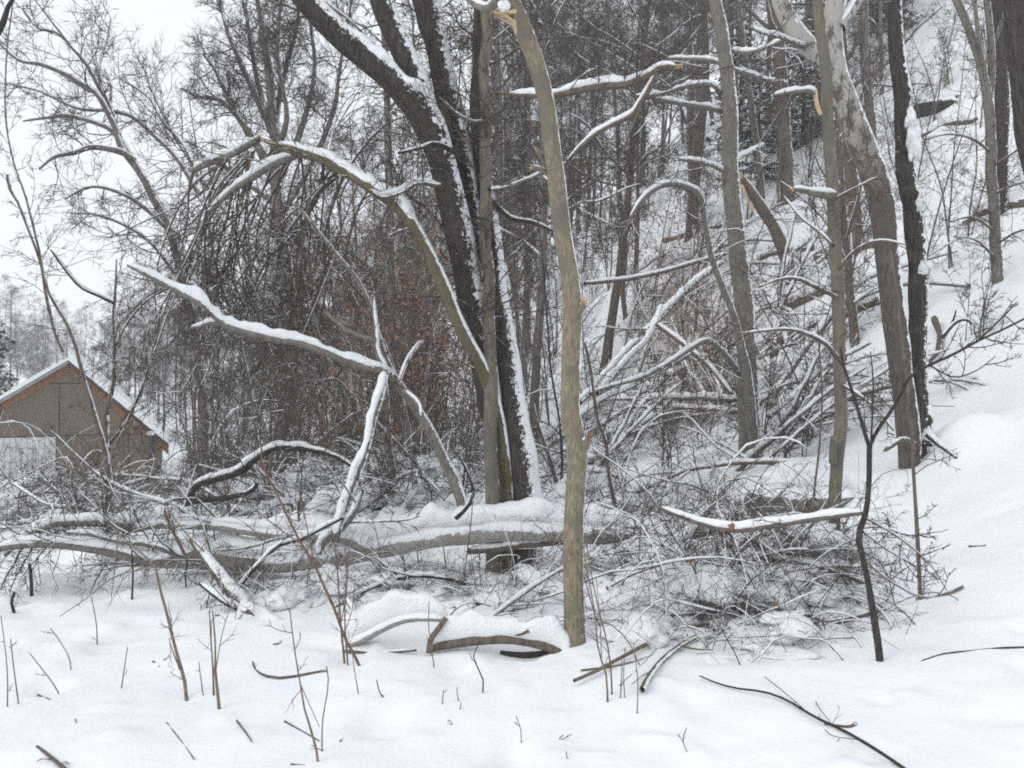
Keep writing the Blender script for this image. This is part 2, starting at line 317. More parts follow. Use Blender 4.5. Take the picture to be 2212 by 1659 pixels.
class Thing:
    """an Empty at the foot of a thing; its parts are meshes in the world placed relative to that foot"""
    def __init__(s, name, loc, label, cat, group=None):
        s.loc = np.asarray(loc, float); s.o = empty(name, loc, label, cat, group)
        s.P = []; s.R = []; s.seed = int(abs(s.loc[0] * 131 + s.loc[1] * 977 + s.loc[2] * 71) * 10) % 100000; s.rg = rs(s.seed)
    def part(s, mb, name, mat, parent=None, flat=False, stuff=False):
        o = mb.build(name, mat, parent or s.o, flat, s.loc)
        if stuff: o['kind'] = 'stuff'
        return o
    def limb(s, pts, d, w, mat, snow=0.0, name='limb', K=10, rough=.06, jag=True, spr=True, cover=.93, end=None, lo=.25, hi=.6, seg=None):
        """pts: picture points (2212 wide) traced along the limb; d: depth at start and end (or per point); w: width in picture units at start and end (or per point)"""
        pts = np.asarray(pts, float); m = len(pts)
        D = np.linspace(d[0], d[1], m) if len(d) == 2 else np.asarray(d, float)
        Wd = np.linspace(w[0], w[1], m) if len(w) == 2 else np.asarray(w, float)
        X = np.array([at(x, y, q) for (x, y), q in zip(pts, D)])
        return s.limb3(X, Wd * D / F / 2, mat, snow, name, K, rough, jag, spr, cover, end, lo, hi, seg)
    def limb3(s, X, R, mat, snow=0.0, name='limb', K=10, rough=.06, jag=True, spr=True, cover=.93, end=None, lo=.25, hi=.6, seg=None):
        L = np.linalg.norm(np.diff(X, axis=0), axis=1).sum(); n = seg or int(np.clip(L / .07, 8, 70))
        q = smooth(np.column_stack([X, R]), n); P, r = q[:, :3], np.maximum(q[:, 3], .001)
        ss = np.linspace(0, L, n); sd = s.rg.uniform(0, 99)
        if jag:
            a = np.minimum(r.mean() * .35, .02)
            P = P + a * np.stack([vnoise(ss * 3 + sd, ss * 0, 31), vnoise(ss * 3 + sd, ss * 0 + 9, 32), vnoise(ss * 3 + sd, ss * 0 + 5, 33)], -1)
        r = r * (1 + rough * 2 * vnoise(ss * 4 + sd, ss * 0 + 3, 34))
        mb = MB(); th = np.arange(K)
        rad = 1 + rough * 1.6 * vnoise(ss[:, None] * 2.5 + 0 * th[None], th[None] * 1.1 + sd + 0 * ss[:, None], 35)
        vert = abs(P[-1, 2] - P[0, 2]) > .75 * L
        P2 = np.vstack([P, P[-1:] + (P[-1:] - P[-2:-1]) * .05]); r2 = np.append(r, 0.0005); rad = np.vstack([rad, rad[-1:]])
        tubes(mb, P2, r2, K, ref=(.05, 1, 0) if vert else (0, 0, 1), rad=rad[None])
        o = s.part(mb, name, mat)
        if snow > 0:
            ms = MB(); snowroll(ms, P, r, snow, seed=sd, cover=cover, lo=lo, hi=hi); so_ = s.part(ms, 'snow_cap', M['snow'], o)
        if end is not None:                       # torn wood at the broken tip
            mw = MB(); T = nrm(P[-1] - P[-3])
            for k in range(9):
                e = nrm(T * 1.0 + s.rg.normal(0, .2, 3)); st = P[-1] + s.rg.normal(0, .45, 3) * r[-1] - T * r[-1] * .9; ln = r[-1] * s.rg.uniform(1.6, 4.6)
                tubes(mw, np.stack([st, st + e * ln * .5, st + e * ln]), np.array([.36, .2, .02]) * r[-1], 4)
            s.part(mw, 'torn_end', end, o, True)
        if spr:
            k = np.linspace(0, n - 1, 9).astype(int); s.P.append(P[k]); s.R.append(r[k])
        return P, r
    def twigs(s, per=14, lv=(5, 4), L1=(.18, .5), mat='twig', bias=(0, 0, .25), r1=.35, rmax=.010, t=(.15, 1), ang=(55, 16), only=None, rmin=.0024, wig=.2, snow=0.0, Lm=1.6, sub=(.25, .6), dirb=(0, 0, 0), name='twigs'):
        """fine growth sprouting from the limbs made so far"""
        P = np.stack(s.P if only is None else [s.P[i] for i in only]); R = np.stack(s.R if only is None else [s.R[i] for i in only])
        plen = np.linalg.norm(np.diff(P, axis=1), axis=2).sum(1)
        cnt = np.maximum(1, (per * np.minimum(plen, 4)).astype(int)) if isinstance(per, (int, float)) else np.asarray(per)
        Rl = np.minimum(R, rmax / r1)
        C, r = sprout(s.rg, P, Rl, cnt, t, ang, (L1[0] * Lm, L1[1] * Lm), r1, rmin * 1.5, 7, wig, bias, rel=False, dirb=dirb)
        mb = MB(); tubes(mb, C, r, 4); last = (C, r)
        for j, c in enumerate(lv):
            C2, r2 = sprout(s.rg, last[0], last[1], c, (.15, 1), (48, 15), sub, .6, rmin, 5 if j == 0 else 4, wig, np.asarray(bias) * .7)
            tubes(mb, C2, r2, 4 if j == 0 else 3); last = (C2, r2)
        o = s.part(mb, name, M[mat], flat=True, stuff=True)
        if snow > 0:
            ms = MB()
            for i in range(len(C)):
                if s.rg.random() < .7: snowroll(ms, C[i], r[i], snow * s.rg.uniform(.5, 1.2), seed=i, K=5, cover=.8)
            s.part(ms, 'twig_snow', M['snow'], o, stuff=True)
        return o

exec_parts = []
# ------------------------------------------------------------------ ground
def build_ground():
    a = np.linspace(-1, 1, 600); xs = np.sinh(a * 4.3) / math.sinh(4.3) * 130
    b = np.linspace(0, 1, 640); ys = -2 + 22 * b + 180 * b ** 4.5
    X, Y = np.meshgrid(xs, ys); Z = terrain(X, Y)
    mb = MB(); ny, nx = X.shape; i = np.arange(ny - 1)[:, None] * nx; k = np.arange(nx - 1)[None]
    mb.add(np.stack([X, Y, Z], -1), np.stack([i + k, i + k + 1, i + nx + k + 1, i + nx + k], -1).reshape(-1, 4))
    tag(mb.build('snow_ground', M['ground']), kind='structure')
build_ground()

# ------------------------------------------------------------------ the traced trees
def at_ground(x, y): return at(x, y, gdepth(x, y))
SAP = 'bare trees standing along the foot of the slope'

def tree_tan():
    d = gdepth(1242, 1383)
    t = Thing('bare_tree', gpt(1242, 1385), 'tan smooth barked young tree standing in front of the fallen log, torn off at top', 'tree')
    x = [(1240, 1400), (1238, 1310), (1237, 1200), (1245, 1060), (1248, 980), (1236, 880), (1237, 790), (1238, 690), (1228, 600), (1217, 500), (1206, 420), (1192, 320), (1176, 220), (1160, 150), (1142, 95), (1118, 40), (1098, -5), (1085, -60)]
    wd = [56, 46, 43, 42, 46, 41, 40, 43, 39, 38, 39, 37, 36, 37, 39, 43, 42, 38]
    t.limb(x, [d] * 9 + list(np.linspace(d, d - .25, 9)), wd, M['tan'], name='trunk', K=16, rough=.03, spr=False)
    mw = MB(); g_ = rs(9)
    for k in range(12):                            # long splinters where the top tore away
        a0 = np.array([1118 + g_.normal(0, 4), 42 + g_.uniform(-22, 34)]); a1 = np.array([1058 + abs(g_.normal(0, 14)), 28 + g_.normal(0, 5)]); am = (a0 + a1) / 2 + [8, g_.normal(2, 3)]
        dd = d - .2 + g_.uniform(-.03, .03)
        tubes(mw, smooth([at(*a0, dd), at(*am, dd - .04), at(*a1, dd - .1)], 6), np.linspace(.017, .002, 6) * g_.uniform(.6, 1.1), 5)
    t.part(mw, 'torn_wood', M['wood'], None, True)
    ms = MB(); blob(ms, at(1088, 12, d - .3), .035, .035, .032, 3, amp=.4); t.part(ms, 'snow_cap', M['snow'])
    t.limb([(1245, 985), (1262, 965), (1272, 945)], (d, d - .05), (26, 14), M['tan'], .035, 'broken_stub', spr=False, end=M['redwood'], hi=.5, lo=.1)
    t.limb([(1238, 690), (1252, 672), (1262, 655)], (d, d - .05), (22, 12), M['tan'], .035, 'broken_stub', spr=False, end=M['wood'], hi=.5, lo=.1)
    t.limb([(1190, 380), (1170, 366), (1148, 360)], (d, d - .1), (14, 8), M['tan'], .01, 'broken_stub', spr=False, end=M['wood'])
    t.limb([(1185, 350), (1168, 335), (1158, 320)], (d, d - .1), (16, 8), M['tan'], .0, 'broken_stub', spr=False, end=M['wood'])
    t.limb([(1090, -20), (1060, 18), (1030, 10), (985, -25)], (d, d + .4), (22, 12), M['grey'], .02, 'limb', spr=False)
tree_tan()

DB = 7.9
def tree_olive():
    t = Thing('bare_tree', gpt(1066, 1235), 'straight olive grey trunk standing between dark leaning trunks and tan tree', 'tree', SAP)
    d = gdepth(1066, 1235)
    x = [(1068, 1250), (1066, 1180), (1066, 1080), (1062, 980), (1060, 880), (1058, 780), (1056, 680), (1058, 600), (1050, 520), (1052, 420), (1049, 320), (1050, 220), (1046, 140), (1053, 70), (1042, 0), (1030, -60)]
    t.limb(x, (d, d + .1), (32, 22), M['olive'], name='trunk', K=14, rough=.04)
    t.limb([(1052, 260), (1020, 262), (980, 240), (950, 210)], (d, d - .4), (8, 4), M['olive'], .006)
    t.limb([(1056, 410), (1110, 398), (1180, 370), (1250, 340)], (d, d + 1.2), (10, 5), M['olive'], .015)
    t.limb([(1062, 200), (1120, 205), (1195, 206), (1250, 196), (1300, 186), (1350, 182), (1400, 165), (1432, 146), (1462, 144)], (d, d - .6), [7, 8, 11, 15, 17, 17, 16, 15, 10], M['brown'], .05, 'limb', K=9, end=M['wood'])
    t.limb([(1420, 158), (1402, 195), (1385, 222), (1365, 250), (1320, 272), (1285, 292), (1250, 322), (1225, 350)], (d - .58, d - .2), [12, 12, 11, 11, 10, 9, 8, 5], M['brown'], .035, 'hanging_limb', K=8)
    t.limb([(1385, 225), (1340, 340), (1320, 420), (1318, 470)], (d - .58, d - .4), (6, 3), M['brown'], .0, 'hanging_limb', K=6)
    t.twigs(7, (6, 5), Lm=2.0, mat='baretwig', t=(.4, 1), rmax=.007)
tree_olive()

def tree_dark():
    d = gdepth(1118, 1232)
    t = Thing('multi_stem_tree', gpt(1118, 1228), 'large dark multi stemmed tree leaning left with snow plastered on its right side', 'tree')
    dk = M['dark']
    t.limb([(1140, 1240), (1142, 1180), (1140, 1085), (1122, 980), (1110, 880), (1100, 790), (1086, 700), (1074, 610), (1064, 520), (1052, 430), (1040, 340), (1036, 250), (1036, 150), (1040, 50), (1046, -60)], (d, d + .25), [74, 72, 72, 66, 58, 50, 46, 44, 42, 40, 38, 36, 36, 34, 34], M['plaster'], name='trunk', K=16, rough=.09)
    t.limb([(1108, 1225), (1098, 1075), (1088, 985), (1062, 880), (1044, 780), (1028, 700), (1012, 620), (1000, 540), (986, 470), (966, 400), (950, 330), (926, 265), (897, 222), (850, 178), (796, 130), (740, 82), (691, 34), (640, -25)], (d + .1, d - .3), [34, 36, 44, 54, 60, 62, 60, 60, 60, 60, 62, 66, 62, 58, 56, 52, 50, 46], dk, .075, 'trunk', K=16, rough=.09, lo=.42, hi=.72)
    t.limb([(925, 262), (907, 205), (884, 150), (856, 84), (832, 30), (812, -30)], (d - .1, d + .1), [56, 56, 54, 52, 50, 46], dk, .05, 'limb', K=14, rough=.09, lo=.28, hi=.6)
    t.limb([(1032, 560), (1020, 455), (1004, 370), (984, 280), (966, 200), (948, 110), (926, 10), (912, -60)], (d + .15, d + .3), [46, 46, 50, 54, 54, 56, 58, 56], dk, .03, 'limb', K=14, rough=.09, lo=.16, hi=.6)
    t.limb([(950, 120), (920, 60), (905, 0), (900, -60)], (d + .4, d + .6), (30, 26), dk, 0, 'limb', K=12, rough=.08)
    t.limb([(985, 330), (940, 310), (905, 320), (860, 330)], (d - .3, d - 1.0), (12, 5), M['black'], .012)
    t.limb([(950, 400), (900, 395), (860, 418), (820, 425), (800, 410)], (d - .2, d - .8), (13, 7), M['mossy'], .03)
    t.limb([(1050, 420), (1100, 470), (1150, 480), (1200, 500)], (d, d + .6), (12, 5), M['black'], .02)
    t.twigs(4.2, (7, 5), Lm=2.8, mat='baretwig', bias=(0, 0, -.15), wig=.28, sub=(.3, .7), t=(.35, 1), rmax=.008, rmin=.003)
tree_dark()

def tree_arch():
    d = gdepth(1098, 1210) - .3
    t = Thing('broken_tree', gpt(1090, 1215), 'mossy leaning tree snapped over into an arch with thick snow along its top', 'tree')
    D = [d + q - .25 for q in (.35, .35, .3, .2, .1, .04, .02, .06, .12, .2, .3, .4, .48, .55, .6)]
    t.limb([(1092, 1230), (1096, 1060), (1075, 900), (1045, 800), (1010, 735), (975, 660), (945, 590), (912, 520), (882, 470), (845, 432), (800, 402), (760, 376), (705, 350), (650, 330), (600, 318)], D, [34, 32, 30, 30, 29, 28, 28, 27, 28, 28, 26, 24, 23, 22, 18], M['mossy'], .075, 'trunk', K=12, rough=.06, lo=.5, hi=.8, end=M['redwood'])
    t.limb([(630, 322), (600, 316), (563, 300)], (d + .35, d + .4), (16, 9), M['wood'], .02, 'torn_wood', K=8, spr=False)
    t.limb([(563, 298), (530, 318), (480, 342), (440, 356), (418, 368)], (d + .4, d + .6), [12, 15, 14, 13, 11], M['grey'], .055, 'broken_limb', K=10)
    t.limb([(668, 323), (635, 338), (590, 356), (540, 388), (500, 412), (450, 460)], (d + .35, d + .3), [4, 15, 16, 14, 11, 7], M['grey'], .05, 'broken_limb', K=10)
    hang = [[(418, 368), (408, 410), (405, 470), (390, 560), (400, 640)], [(505, 405), (490, 470), (470, 540), (465, 640), (440, 740)], [(745, 372), (720, 440), (700, 520), (705, 610), (690, 700), (672, 800)],
            [(700, 348), (690, 420), (640, 500), (580, 560), (540, 650), (520, 760)], [(800, 402), (770, 460), (745, 560), (740, 660), (700, 780)], [(745, 372), (800, 300), (850, 260), (900, 250)],
            [(705, 350), (720, 290), (760, 220), (790, 170)], [(640, 326), (600, 400), (560, 480), (545, 580), (500, 700), (470, 860)], [(760, 376), (735, 430), (735, 520), (690, 640), (640, 760), (610, 900)],
            [(450, 360), (470, 430), (520, 520), (540, 640), (560, 800)], [(540, 388), (520, 460), (440, 540), (390, 640), (330, 700)], [(590, 356), (560, 420), (480, 480), (380, 500), (300, 530)],
            [(870, 470), (840, 520), (830, 600), (800, 690)], [(845, 432), (870, 420), (905, 390), (915, 372)], [(650, 330), (660, 420), (670, 520), (640, 640), (600, 720)], [(480, 342), (430, 420), (330, 470), (240, 510)]]
    g_ = rs(4)
    for k in range(26):
        f_ = g_.random(); x0, y0 = 420 + 330 * f_, 372 - 60 * math.sin(f_ * 3.1) + 30 * g_.random(); x1, y1 = x0 - 60 + g_.uniform(-230, 90), g_.uniform(640, 990)
        b_ = g_.uniform(-50, 20); hang.append([(x0, y0), (x0 + (x1 - x0) * .22 + b_, y0 + (y1 - y0) * .16), (x0 + (x1 - x0) * .55 + b_, y0 + (y1 - y0) * .45 + g_.uniform(-20, 20)), (x0 + (x1 - x0) * .85, y0 + (y1 - y0) * .78), (x1 + g_.uniform(-40, 40), y1)])
    for i, h in enumerate(hang):
        t.limb(h, (d + .5, d + .4 + (i % 4) * .5), (7 if i < 6 else 5, 2), M['brown'], .010, 'hanging_limb' if h[-1][1] > h[0][1] else 'limb', K=6)
    t.twigs(3.4, (5, 3), Lm=2.3, mat='twig', bias=(0, 0, -.75), r1=.45, wig=.3, sub=(.3, .7), only=[i for i in range(3, len(t.P))], rmax=.007, rmin=.003)
    t.twigs(9, (5, 3), Lm=2.5, mat='twig', bias=(0, 0, -.45), wig=.28, sub=(.3, .7), only=[0, 1, 2], t=(.35, 1), rmax=.007, rmin=.003)
tree_arch()

def tree_sapling_e():
    d = 7.4
    t = Thing('leaning_sapling', at(1010, 1120, d), 'grey sapling leaning left with one long snow loaded side branch', 'tree')
    t.limb([(1010, 1130), (985, 1050), (955, 985), (920, 915), (880, 855), (845, 805), (822, 740), (800, 660), (770, 600), (725, 545), (690, 505), (640, 440)], (d, d + .3), [24, 25, 24, 22, 20, 18, 12, 10, 10, 9, 8, 5], M['grey'], .02, 'trunk', K=12, lo=.5, hi=.9)
    t.limb([(845, 812), (828, 800), (800, 797), (760, 785), (705, 762), (650, 742), (600, 735), (540, 720), (490, 703), (460, 680), (440, 660), (405, 640), (350, 610), (312, 590), (275, 572)], (d, d - .6), [16, 16, 17, 17, 16, 16, 15, 15, 14, 12, 11, 10, 9, 8, 5], M['grey'], .068, 'limb', K=10)
    t.limb([(485, 702), (455, 698), (435, 705), (412, 708)], (d - .35, d - .4), (9, 5), M['grey'], .035)
    t.limb([(832, 800), (822, 850), (806, 905), (795, 960), (775, 1020), (755, 1070), (738, 1118), (725, 1160)], (d - .05, d - .5), [18, 17, 16, 16, 17, 18, 18, 16], M['grey'], .05, 'limb', K=10, lo=.05, hi=.32)
    t.limb([(838, 805), (815, 770), (812, 730), (808, 680), (806, 640)], (d, d + .05), (12, 7), M['grey'], .028, 'limb', K=8, lo=.0, hi=.2)
    t.limb([(870, 845), (890, 860), (905, 880), (908, 900)], (d, d - .1), (12, 5), M['grey'], .03)
    t.limb([(812, 735), (760, 718), (720, 690), (700, 670)], (d, d + .2), (10, 5), M['grey'], .03)
    t.limb([(860, 830), (880, 780), (900, 750), (915, 735)], (d, d + .2), (8, 5), M['grey'], .02)
    t.twigs(4, (4, 3), Lm=1.2, mat='baretwig', bias=(0, 0, -.1), rmax=.006)
tree_sapling_e()

def fallen_log():
    d = 7.15
    t = Thing('fallen_log', at(1100, 1150, d), 'big pale fallen log under thick snow lying across the middle of the clearing', 'log')
    sn = .125
    t.limb([(1430, 1154), (1340, 1148), (1230, 1142), (1120, 1138), (985, 1146), (850, 1168), (720, 1192), (600, 1208), (480, 1210), (340, 1212), (220, 1212)], list(np.linspace(7.6, 6.9, 11)), [54, 58, 60, 62, 64, 66, 64, 58, 44, 30, 18], M['beech'], .155, 'trunk', K=20, rough=.05, jag=False, seg=80)
    t.limb([(790, 1178), (740, 1158), (690, 1152), (620, 1153), (560, 1146), (500, 1136), (440, 1130), (390, 1130), (330, 1130), (280, 1140), (240, 1130), (205, 1108)], (7.1, 6.9), [38, 36, 34, 33, 32, 30, 28, 26, 24, 22, 15, 9], M['beech'], .115, 'limb', K=12, rough=.04)
    t.limb([(285, 1140), (240, 1132), (180, 1130), (120, 1133), (60, 1160), (10, 1200)], (6.9, 6.7), [18, 17, 15, 13, 11, 7], M['grey'], .06, 'limb', K=9)
    t.limb([(560, 1222), (480, 1212), (400, 1200), (340, 1215), (250, 1195), (160, 1180), (80, 1178), (0, 1185), (-60, 1195)], (6.9, 6.6), [28, 26, 24, 22, 19, 17, 15, 13, 10], M['grey'], .07, 'limb', K=9)
    t.limb([(400, 1205), (330, 1180), (260, 1172), (190, 1155), (140, 1150)], (6.8, 6.6), (12, 5), M['grey'], .04, 'limb', K=8)
    t.limb([(985, 1120), (1010, 1095), (1022, 1072), (1020, 1050), (1005, 1010), (990, 985)], (7.05, 6.9), (10, 4), M['black'], .012, 'limb', K=7, spr=False)
    t.limb([(430, 1130), (380, 1095), (330, 1080), (250, 1050), (190, 1010)], (7, 7.4), (10, 5), M['grey'], .03, 'limb', K=8)
    t.limb([(240, 1132), (180, 1100), (100, 1090), (20, 1040)], (6.9, 7.4), (8, 4), M['grey'], .03, 'limb', K=8)
    t.limb([(690, 1200), (700, 1170), (740, 1140), (770, 1100), (785, 1060)], (6.9, 7.0), (16, 10), M['grey'], .04, 'limb', K=9, lo=.05, hi=.35)
    t.twigs(10, (7, 5), Lm=1.9, mat='twig', bias=(0, 0, .1), only=range(1, len(t.P)), rmax=.008, snow=.016)
fallen_log()

def left_arch():
    t = Thing('fallen_branch', at(420, 1060, 8.2), 'dark arched snowy branch rising behind the left limbs of the fallen log', 'branch')
    t.limb([(405, 1085), (425, 1050), (470, 1035), (520, 1018), (555, 990), (595, 968), (640, 968), (690, 975), (735, 990), (770, 1015)], (8.3, 8.0), [14, 14, 15, 15, 14, 13, 12, 11, 9, 7], M['black'], .05, 'limb', K=9)
    t.limb([(400, 1090), (440, 1080), (490, 1075), (540, 1062), (555, 1045)], (8.2, 8.0), [12, 12, 12, 10, 8], M['black'], .055, 'limb', K=9)
    t.twigs(6, (5, 4), Lm=1.3, mat='twig', rmax=.006)
left_arch()
def log_behind():
    t = Thing('fallen_pole', at(1100, 1180, 7.45), 'thin reddish log with snow on it lying beneath the big pale log', 'log')
    t.limb([(1010, 1190), (1080, 1185), (1150, 1175), (1215, 1170), (1260, 1160)], (7.3, 7.5), (14, 13), M['brown'], .06, 'trunk', K=10, spr=False)
log_behind()

def arch_branch():
    d = 5.35
    t = Thing('fallen_branch', at(880, 1400, d), 'arched pale branch half buried under thick snow at the front of clearing', 'branch')
    t.limb([(735, 1400), (770, 1385), (795, 1372), (830, 1352), (870, 1336), (905, 1331), (940, 1333), (968, 1337)], (d, d - .05), [24, 29, 29, 28, 27, 25, 22, 14], M['beech'], .14, 'limb', K=12, end=M['wood'], spr=False)
    t.limb([(962, 1335), (945, 1360), (930, 1382), (926, 1412)], (d - .12, d - .2), (11, 14), M['brown'], 0, 'limb', K=10, spr=False)
    t.limb([(925, 1400), (960, 1392), (1010, 1383), (1060, 1379), (1100, 1380), (1140, 1386), (1185, 1398), (1228, 1416)], (d - .1, d - .05), [20, 23, 24, 24, 23, 22, 20, 18], M['brown'], .15, 'limb', K=10, spr=False)
    t.limb([(745, 1405), (800, 1408), (850, 1408), (900, 1404)], (d - .12, d - .1), (8, 6), M['brown'], .012, 'limb', K=7, spr=False)
    t.limb([(1080, 1412), (1120, 1415), (1160, 1413), (1190, 1408)], (d - .02, d - .02), (15, 13), M['black'], 0, 'limb', K=8, spr=False)
    t.limb([(1055, 1340), (1085, 1358), (1105, 1370), (1128, 1368), (1142, 1362)], (d - .05, d - .1), (7, 8), M['brown'], .02, 'limb', K=7, spr=False)
    t.limb([(965, 1350), (975, 1325), (1000, 1306), (1030, 1301), (1062, 1310)], (d - .1, d), (4, 3), M['twig'], 0, 'limb', K=6, spr=False)
arch_branch()

def left_log():
    d = 6.0
    t = Thing('fallen_branch', at(600, 1365, 5.7), 'dark broken branch running down from the log into foreground snow at left', 'branch')
    t.limb([(415, 1165), (450, 1215), (485, 1262), (520, 1300), (560, 1335), (598, 1362), (612, 1370)], (6.6, 5.65), [14, 18, 22, 26, 28, 30, 28], M['brown'], .05, 'limb', K=12, end=M['black'], lo=.3, hi=.8)
    t.limb([(400, 1200), (360, 1120), (355, 1100)], (6.5, 6.3), (7, 3), M['redtwig'], 0, 'limb', K=6)
    t.limb([(610, 1365), (560, 1345), (520, 1320), (480, 1300), (430, 1260)], (5.9, 6.2), (10, 7), M['black'], .04, 'limb', K=8)
    t.limb([(500, 1290), (540, 1240), (600, 1180), (650, 1165), (740, 1120)], (6.2, 6.5), (9, 6), M['black'], .03, 'limb', K=8)
    t.twigs(6, (4, 3), Lm=1.0, mat='twig', rmax=.005, bias=(0, 0, 0))
left_log()

def tree_grey_i():
    d = gdepth(1625, 1000)
    t = Thing('bare_tree', gpt(1625, 1003), 'straight grey tree at the foot of the slope with snow along its right edge', 'tree', SAP)
    t.limb([(1626, 1020), (1622, 950), (1617, 850), (1614, 750), (1606, 640), (1594, 540), (1584, 440), (1578, 340), (1575, 240), (1571, 150), (1558, 70), (1546, 0), (1538, -60)], (d, d - .1), [54, 46, 44, 42, 41, 40, 38, 35, 34, 31, 29, 27, 26], M['grey'], name='trunk', K=16, rough=.05)
    t.limb([(1612, 1010), (1608, 930), (1604, 860), (1600, 800)], (d - .08, d + .02), (30, 14), M['grey'], 0, 'buttress', K=10, spr=False)
    t.limb([(1630, 990), (1624, 900), (1612, 800), (1590, 700), (1562, 620), (1540, 560), (1524, 490), (1512, 425), (1485, 405), (1450, 398), (1415, 408), (1385, 435), (1362, 470), (1345, 510)], (d - .25, d - .9), [26, 24, 22, 16, 15, 14, 13, 12, 11, 10, 9, 8, 7, 5], M['grey'], .04, 'limb', K=10, lo=.4, hi=.75)
    t.limb([(1612, 825), (1585, 790), (1560, 758), (1530, 737), (1500, 748), (1465, 772), (1420, 800), (1380, 818), (1330, 832), (1270, 850)], (d - .2, d - 1.2), [14, 13, 12, 12, 11, 10, 9, 8, 6, 5], M['grey'], .04, 'limb', K=9)
    for p, w_, dd in [([(1558, 242), (1520, 232), (1470, 224), (1420, 215), (1390, 212)], (12, 6), -.4), ([(1560, 212), (1548, 190), (1525, 182), (1480, 188), (1420, 205), (1370, 208)], (12, 6), -.6), ([(1575, 145), (1540, 132), (1500, 128), (1440, 126)], (10, 6), .4),
                      ([(1570, 375), (1545, 360), (1510, 350), (1465, 345)], (11, 6), -.5), ([(1580, 150), (1620, 162), (1660, 175), (1700, 178)], (11, 6), .5), ([(1575, 110), (1610, 115), (1650, 105), (1695, 85)], (10, 5), -.3), ([(1588, 345), (1620, 330), (1650, 310)], (8, 4), .5)]:
        t.limb(p, (d, d + dd), w_, M['grey'], .045, 'limb', K=8)
    t.twigs(6, (5, 4), Lm=2.3, mat='twig', bias=(0, 0, .05), wig=.28, sub=(.3, .7), rmax=.007, only=range(1, len(t.P)), snow=.012)
tree_grey_i()

def tree_twin():
    g = gpt(1972, 1012); d = gdepth(1972, 1005)
    t = Thing('twin_trunk_tree', g, 'large twin trunk tree on the slope, one trunk pale with brown foot, the other dark', 'tree')
    t.limb([(1966, 1035), (1966, 960), (1955, 879), (1945, 778), (1928, 677), (1915, 559), (1908, 472), (1891, 387), (1864, 320), (1834, 236), (1810, 168), (1800, 84), (1806, 0), (1812, -60)], (d, d - .3), [44, 48, 48, 48, 49, 50, 53, 59, 58, 53, 47, 42, 40, 38], M['syca'], .06, 'trunk', K=18, rough=.05, lo=.36, hi=.62)
    t.limb([(1980, 1020), (1984, 900), (1981, 812), (1984, 677), (1982, 559), (1972, 450), (1962, 404), (1954, 303), (1949, 202), (1938, 101), (1932, 0), (1928, -60)], (d + .1, d + .15), [48, 46, 44, 42, 40, 42, 42, 36, 36, 34, 32, 30], M['dark'], 0, 'trunk', K=16, rough=.08)
    for (x, y, rx, rz) in [(1974, 300, .07, .15), (1966, 255, .035, .1), (1992, 580, .035, .05), (1984, 440, .025, .08)]:
        mb = MB(); blob(mb, at(x, y, d + .02), rx, .07, rz, x + y, 18, 14, amp=.75); t.part(mb, 'snow_clump', M['snow'])
    t.limb([(1845, 262), (1815, 190), (1785, 140), (1748, 100), (1715, 60), (1690, 10), (1676, -50)], (d + .2, d + .6), [40, 40, 42, 40, 38, 38, 36], M['syca'], .05, 'limb', K=14, rough=.05)
    t.limb([(1812, 60), (1835, 30), (1860, -10)], (d - .3, d - .2), (26, 22), M['syca'], .03, 'limb', K=10)
    t.limb([(1975, 960), (1950, 950), (1930, 962), (1915, 972)], (d - .2, d - .45), (12, 9), M['brown'], .012, 'broken_limb', K=8, spr=False, end=M['redwood'])
    t.limb([(2000, 940), (2022, 958), (2045, 975), (2068, 990)], (d - .1, d - .3), (10, 4), M['black'], .035, 'limb', K=8)
    t.limb([(2000, 960), (2004, 920), (2000, 870)], (d, d + .1), (30, 16), M['dark'], .05, 'buttress', K=10, spr=False, lo=.1, hi=.4)
    t.limb([(1745, 100), (1715, 92), (1680, 78), (1650, 72), (1620, 60)], (d + .4, d - .4), (11, 5), M['grey'], .035, 'limb', K=8)
    t.twigs(3.5, (6, 5), Lm=2.0, mat='twig', t=(.5, 1), rmax=.006)
tree_twin()

